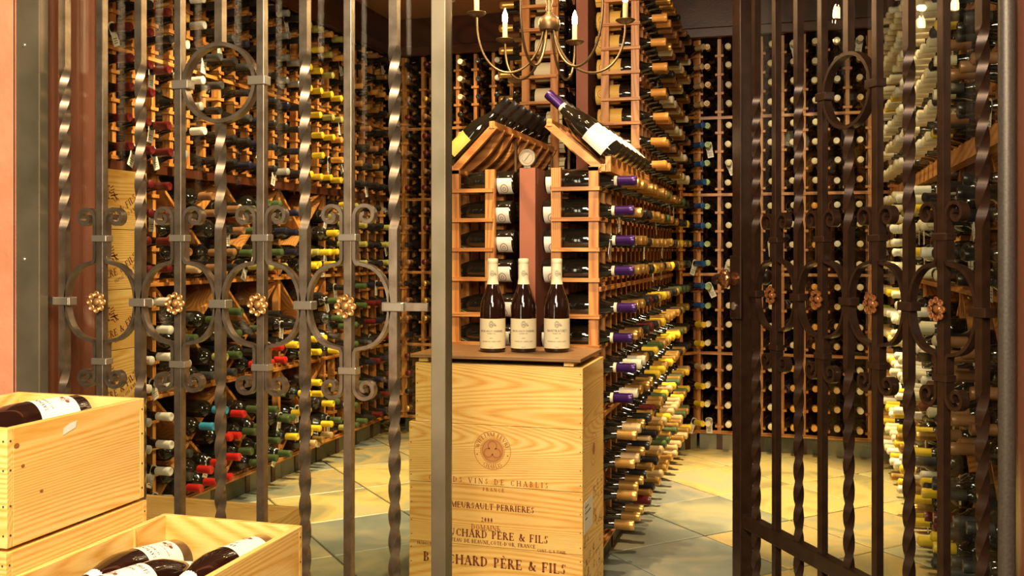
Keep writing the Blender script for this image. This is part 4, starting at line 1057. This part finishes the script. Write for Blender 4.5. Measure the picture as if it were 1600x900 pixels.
# swinging leaf
lf = empty('gate_leaf', (.4295, 2.1965, 0)); tag(lf, 'open wrought iron gate leaf with dark shaded scrolls and glass at right', 'gate leaf')
lf.rotation_euler = (0, 0, math.atan2(.848, -.53))
xs2 = [.0765+.118*k for k in range(9)]
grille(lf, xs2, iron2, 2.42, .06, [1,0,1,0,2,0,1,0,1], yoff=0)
for o in lf.children:
    if o.name.startswith('rosette'): o.location.y = .013; o.rotation_euler = (0, 0, PI)
MB().lathe([(.0170,.02),(.0170,2.46)], 28, T=Matrix.Translation((.0085,0,0))).obj('hinge_stile', noisy('grey_pipe', (.075,.062,.05), (.10,.085,.07), 200, .42, .2, 2, .001, .4), lf, smooth=40)
MB().box(-.026, .026, -.022, .022, .02, 2.46).obj('lock_stile', iron2, lf, loc=(1.105,0,0), bevel=.002)
MB().box(.024, 1.079, -.016, .016, .228, .272).obj('middle_rail', iron2, lf, bevel=.002)
MB().box(.024, 1.079, -.016, .016, .02, .06).obj('bottom_rail', iron2, lf, bevel=.002)
MB().box(.024, 1.079, -.016, .016, 2.42, 2.46).obj('top_rail', iron2, lf, bevel=.002)
MB().box(.02, 1.083, -.036, -.030, .06, 2.44).obj('glass_pane', pane, lf)
MB().tube([(1.098,.05,1.012),(1.115,.066,1.014),(1.135,.072,1.018),(1.152,.070,1.010),(1.160,.064,1.000)], [.009,.009,.010,.014,.012], 12).obj('door_lever', bpy.data.materials.get('shaded_wrought_iron'), lf, smooth=50)
lk = MB().box(1.066, 1.134, .022, .030, .885, 1.085).obj('lock_plate', iron2, lf, bevel=.003)
for s_ in (1,):
    MB().lathe([(.022,0),(.022,.004),(.012,.006),(.012,.016),(.022,.022),(.030,.032),(.030,.040),(.020,.050),(.004,.054)], 24, T=Matrix.Translation((1.098, .030, 1.012)) @ Matrix.Rotation(-PI/2, 4, 'X')).obj('door_knob', mat('burnished_knob', (.35,.16,.08), .18, .9), lf, smooth=50)
    MB().lathe([(.011,0),(.011,.028),(.020,.034),(.027,.046),(.027,.056),(.018,.068),(.004,.072)], 24, T=Matrix.Translation((1.105, -.030, 1.018)) @ Matrix.Rotation(PI/2, 4, 'X')).obj('door_knob', iron2, lf, smooth=50)
MB().lathe([(.013,0),(.013,.004),(.008,.006),(.003,.0065)], 16, T=Matrix.Translation((1.105, .030, .925)) @ Matrix.Rotation(-PI/2, 4, 'X')).obj('key_cylinder', polish, lf, smooth=40)
for zz in (1.9,): MB().lathe([(.012,-.05),(.014,-.048),(.014,.048),(.012,.05)], 14, T=Matrix.Translation((.004,.019,zz))).obj('hinge', iron2, lf, smooth=40)

# ------------------------------------------------------------------ chandelier
HX, HY, HZ = -.743, 2.95, 1.822
ch = empty('chandelier', (HX, HY, HZ)); tag(ch, 'bronze candle chandelier with curved arms hanging in front of the island', 'chandelier')
k = .80
MB().lathe([(.016,-.028),(.030,-.024),(.034,-.012),(.034,.006),(.028,.016),(.014,.026),(.009,.034),(.0105,.045),(.008,.056),(.0115,.066),(.008,.10),(.006,.66)], 24).obj('hub', bronze, ch, smooth=35)
# arms: (end x, end y, dish height) relative to hub
ARMS = [(-.232,-.05,.064),(-.175,-.13,-.005) ,(-.06,.20,.125),(.03,-.22,-.03),(.165,.14,.09),(.225,-.02,.024),(.205,.06,.075),(-.09,-.2,.12)]
ARMS = [(-.232,-.03,.032),(-.185,.13,-.022),(-.035,-.21,.030),(.045,.17,-.035),(.192,-.10,.045),(.228,.09,.006)]
for (ex, ey, ez) in ARMS:
    pts = []; rad = math.hypot(ex, ey); ux, uy = ex/rad, ey/rad
    for i in range(27):
        t = i/26; c0, c1, c2, c3 = (1-t)**3, 3*t*(1-t)**2, 3*t*t*(1-t), t**3
        q = c0*.018+c1*.045+c2*rad*1.02+c3*rad; zc = c0*-.02+c1*-.21+c2*(-.20-.1*abs(ez))+c3*ez
        pts.append((ux*q, uy*q, zc))
    a = MB().tube(pts, .0042, 8).obj('arm', bronze, ch, smooth=50)
    d = MB().lathe([(.004,-.006),(.014,-.003),(.027,.003),(.0315,.008),(.0305,.0095),(.02,.005),(.008,.002),(.004,.002)], 22, T=Matrix.Translation((ex,ey,ez))).obj('drip_dish', bronze, a, smooth=50)
    c = MB().lathe([(.0115,.002),(.0115,.008),(.0085,.010),(.0085,.062),(.007,.064)], 16, T=Matrix.Translation((ex,ey,ez))).obj('candle_sleeve', wax, a, smooth=40)
    b = MB().lathe([(.005,.064),(.008,.068),(.0098,.078),(.0085,.090),(.0045,.102),(.001,.112)], 14, T=Matrix.Translation((ex,ey,ez))).obj('flame_bulb', bulbm, a, smooth=60)
    l = bpy.data.lights.new('bulb_light', 'POINT'); l.energy = .8; l.color = WARM; l.shadow_soft_size = .012
    lo = bpy.data.objects.new('bulb_light', l); COL.objects.link(lo); lo.location = (HX+ex, HY+ey, HZ+ez+.14)
# recessed downlights: visible rings in the cellar ceiling
for i, (p, t, e, a) in enumerate(DOWN):
    r = MB().lathe([(.035,.0),(.048,-.004),(.052,-.001),(.052,.002)], 24, close=False).obj('downlight', mat('white_trim', (.8,.75,.65), .4) if i == 0 else bpy.data.materials['white_trim'], smooth=40, loc=(p[0], p[1], CEIL))
    tag(r, ['recessed ceiling downlight over the far right aisle floor','recessed ceiling downlight beside the island in the right aisle','recessed ceiling downlight over the left aisle floor','recessed ceiling downlight nearest the left wall bins','recessed ceiling downlight in the middle of the left aisle','recessed ceiling downlight before the back rack on the right','recessed ceiling downlight near the right wall rack','recessed ceiling downlight by the left back corner','recessed ceiling downlight over the stacked crates'][i], 'ceiling light', 'recessed ceiling downlights')
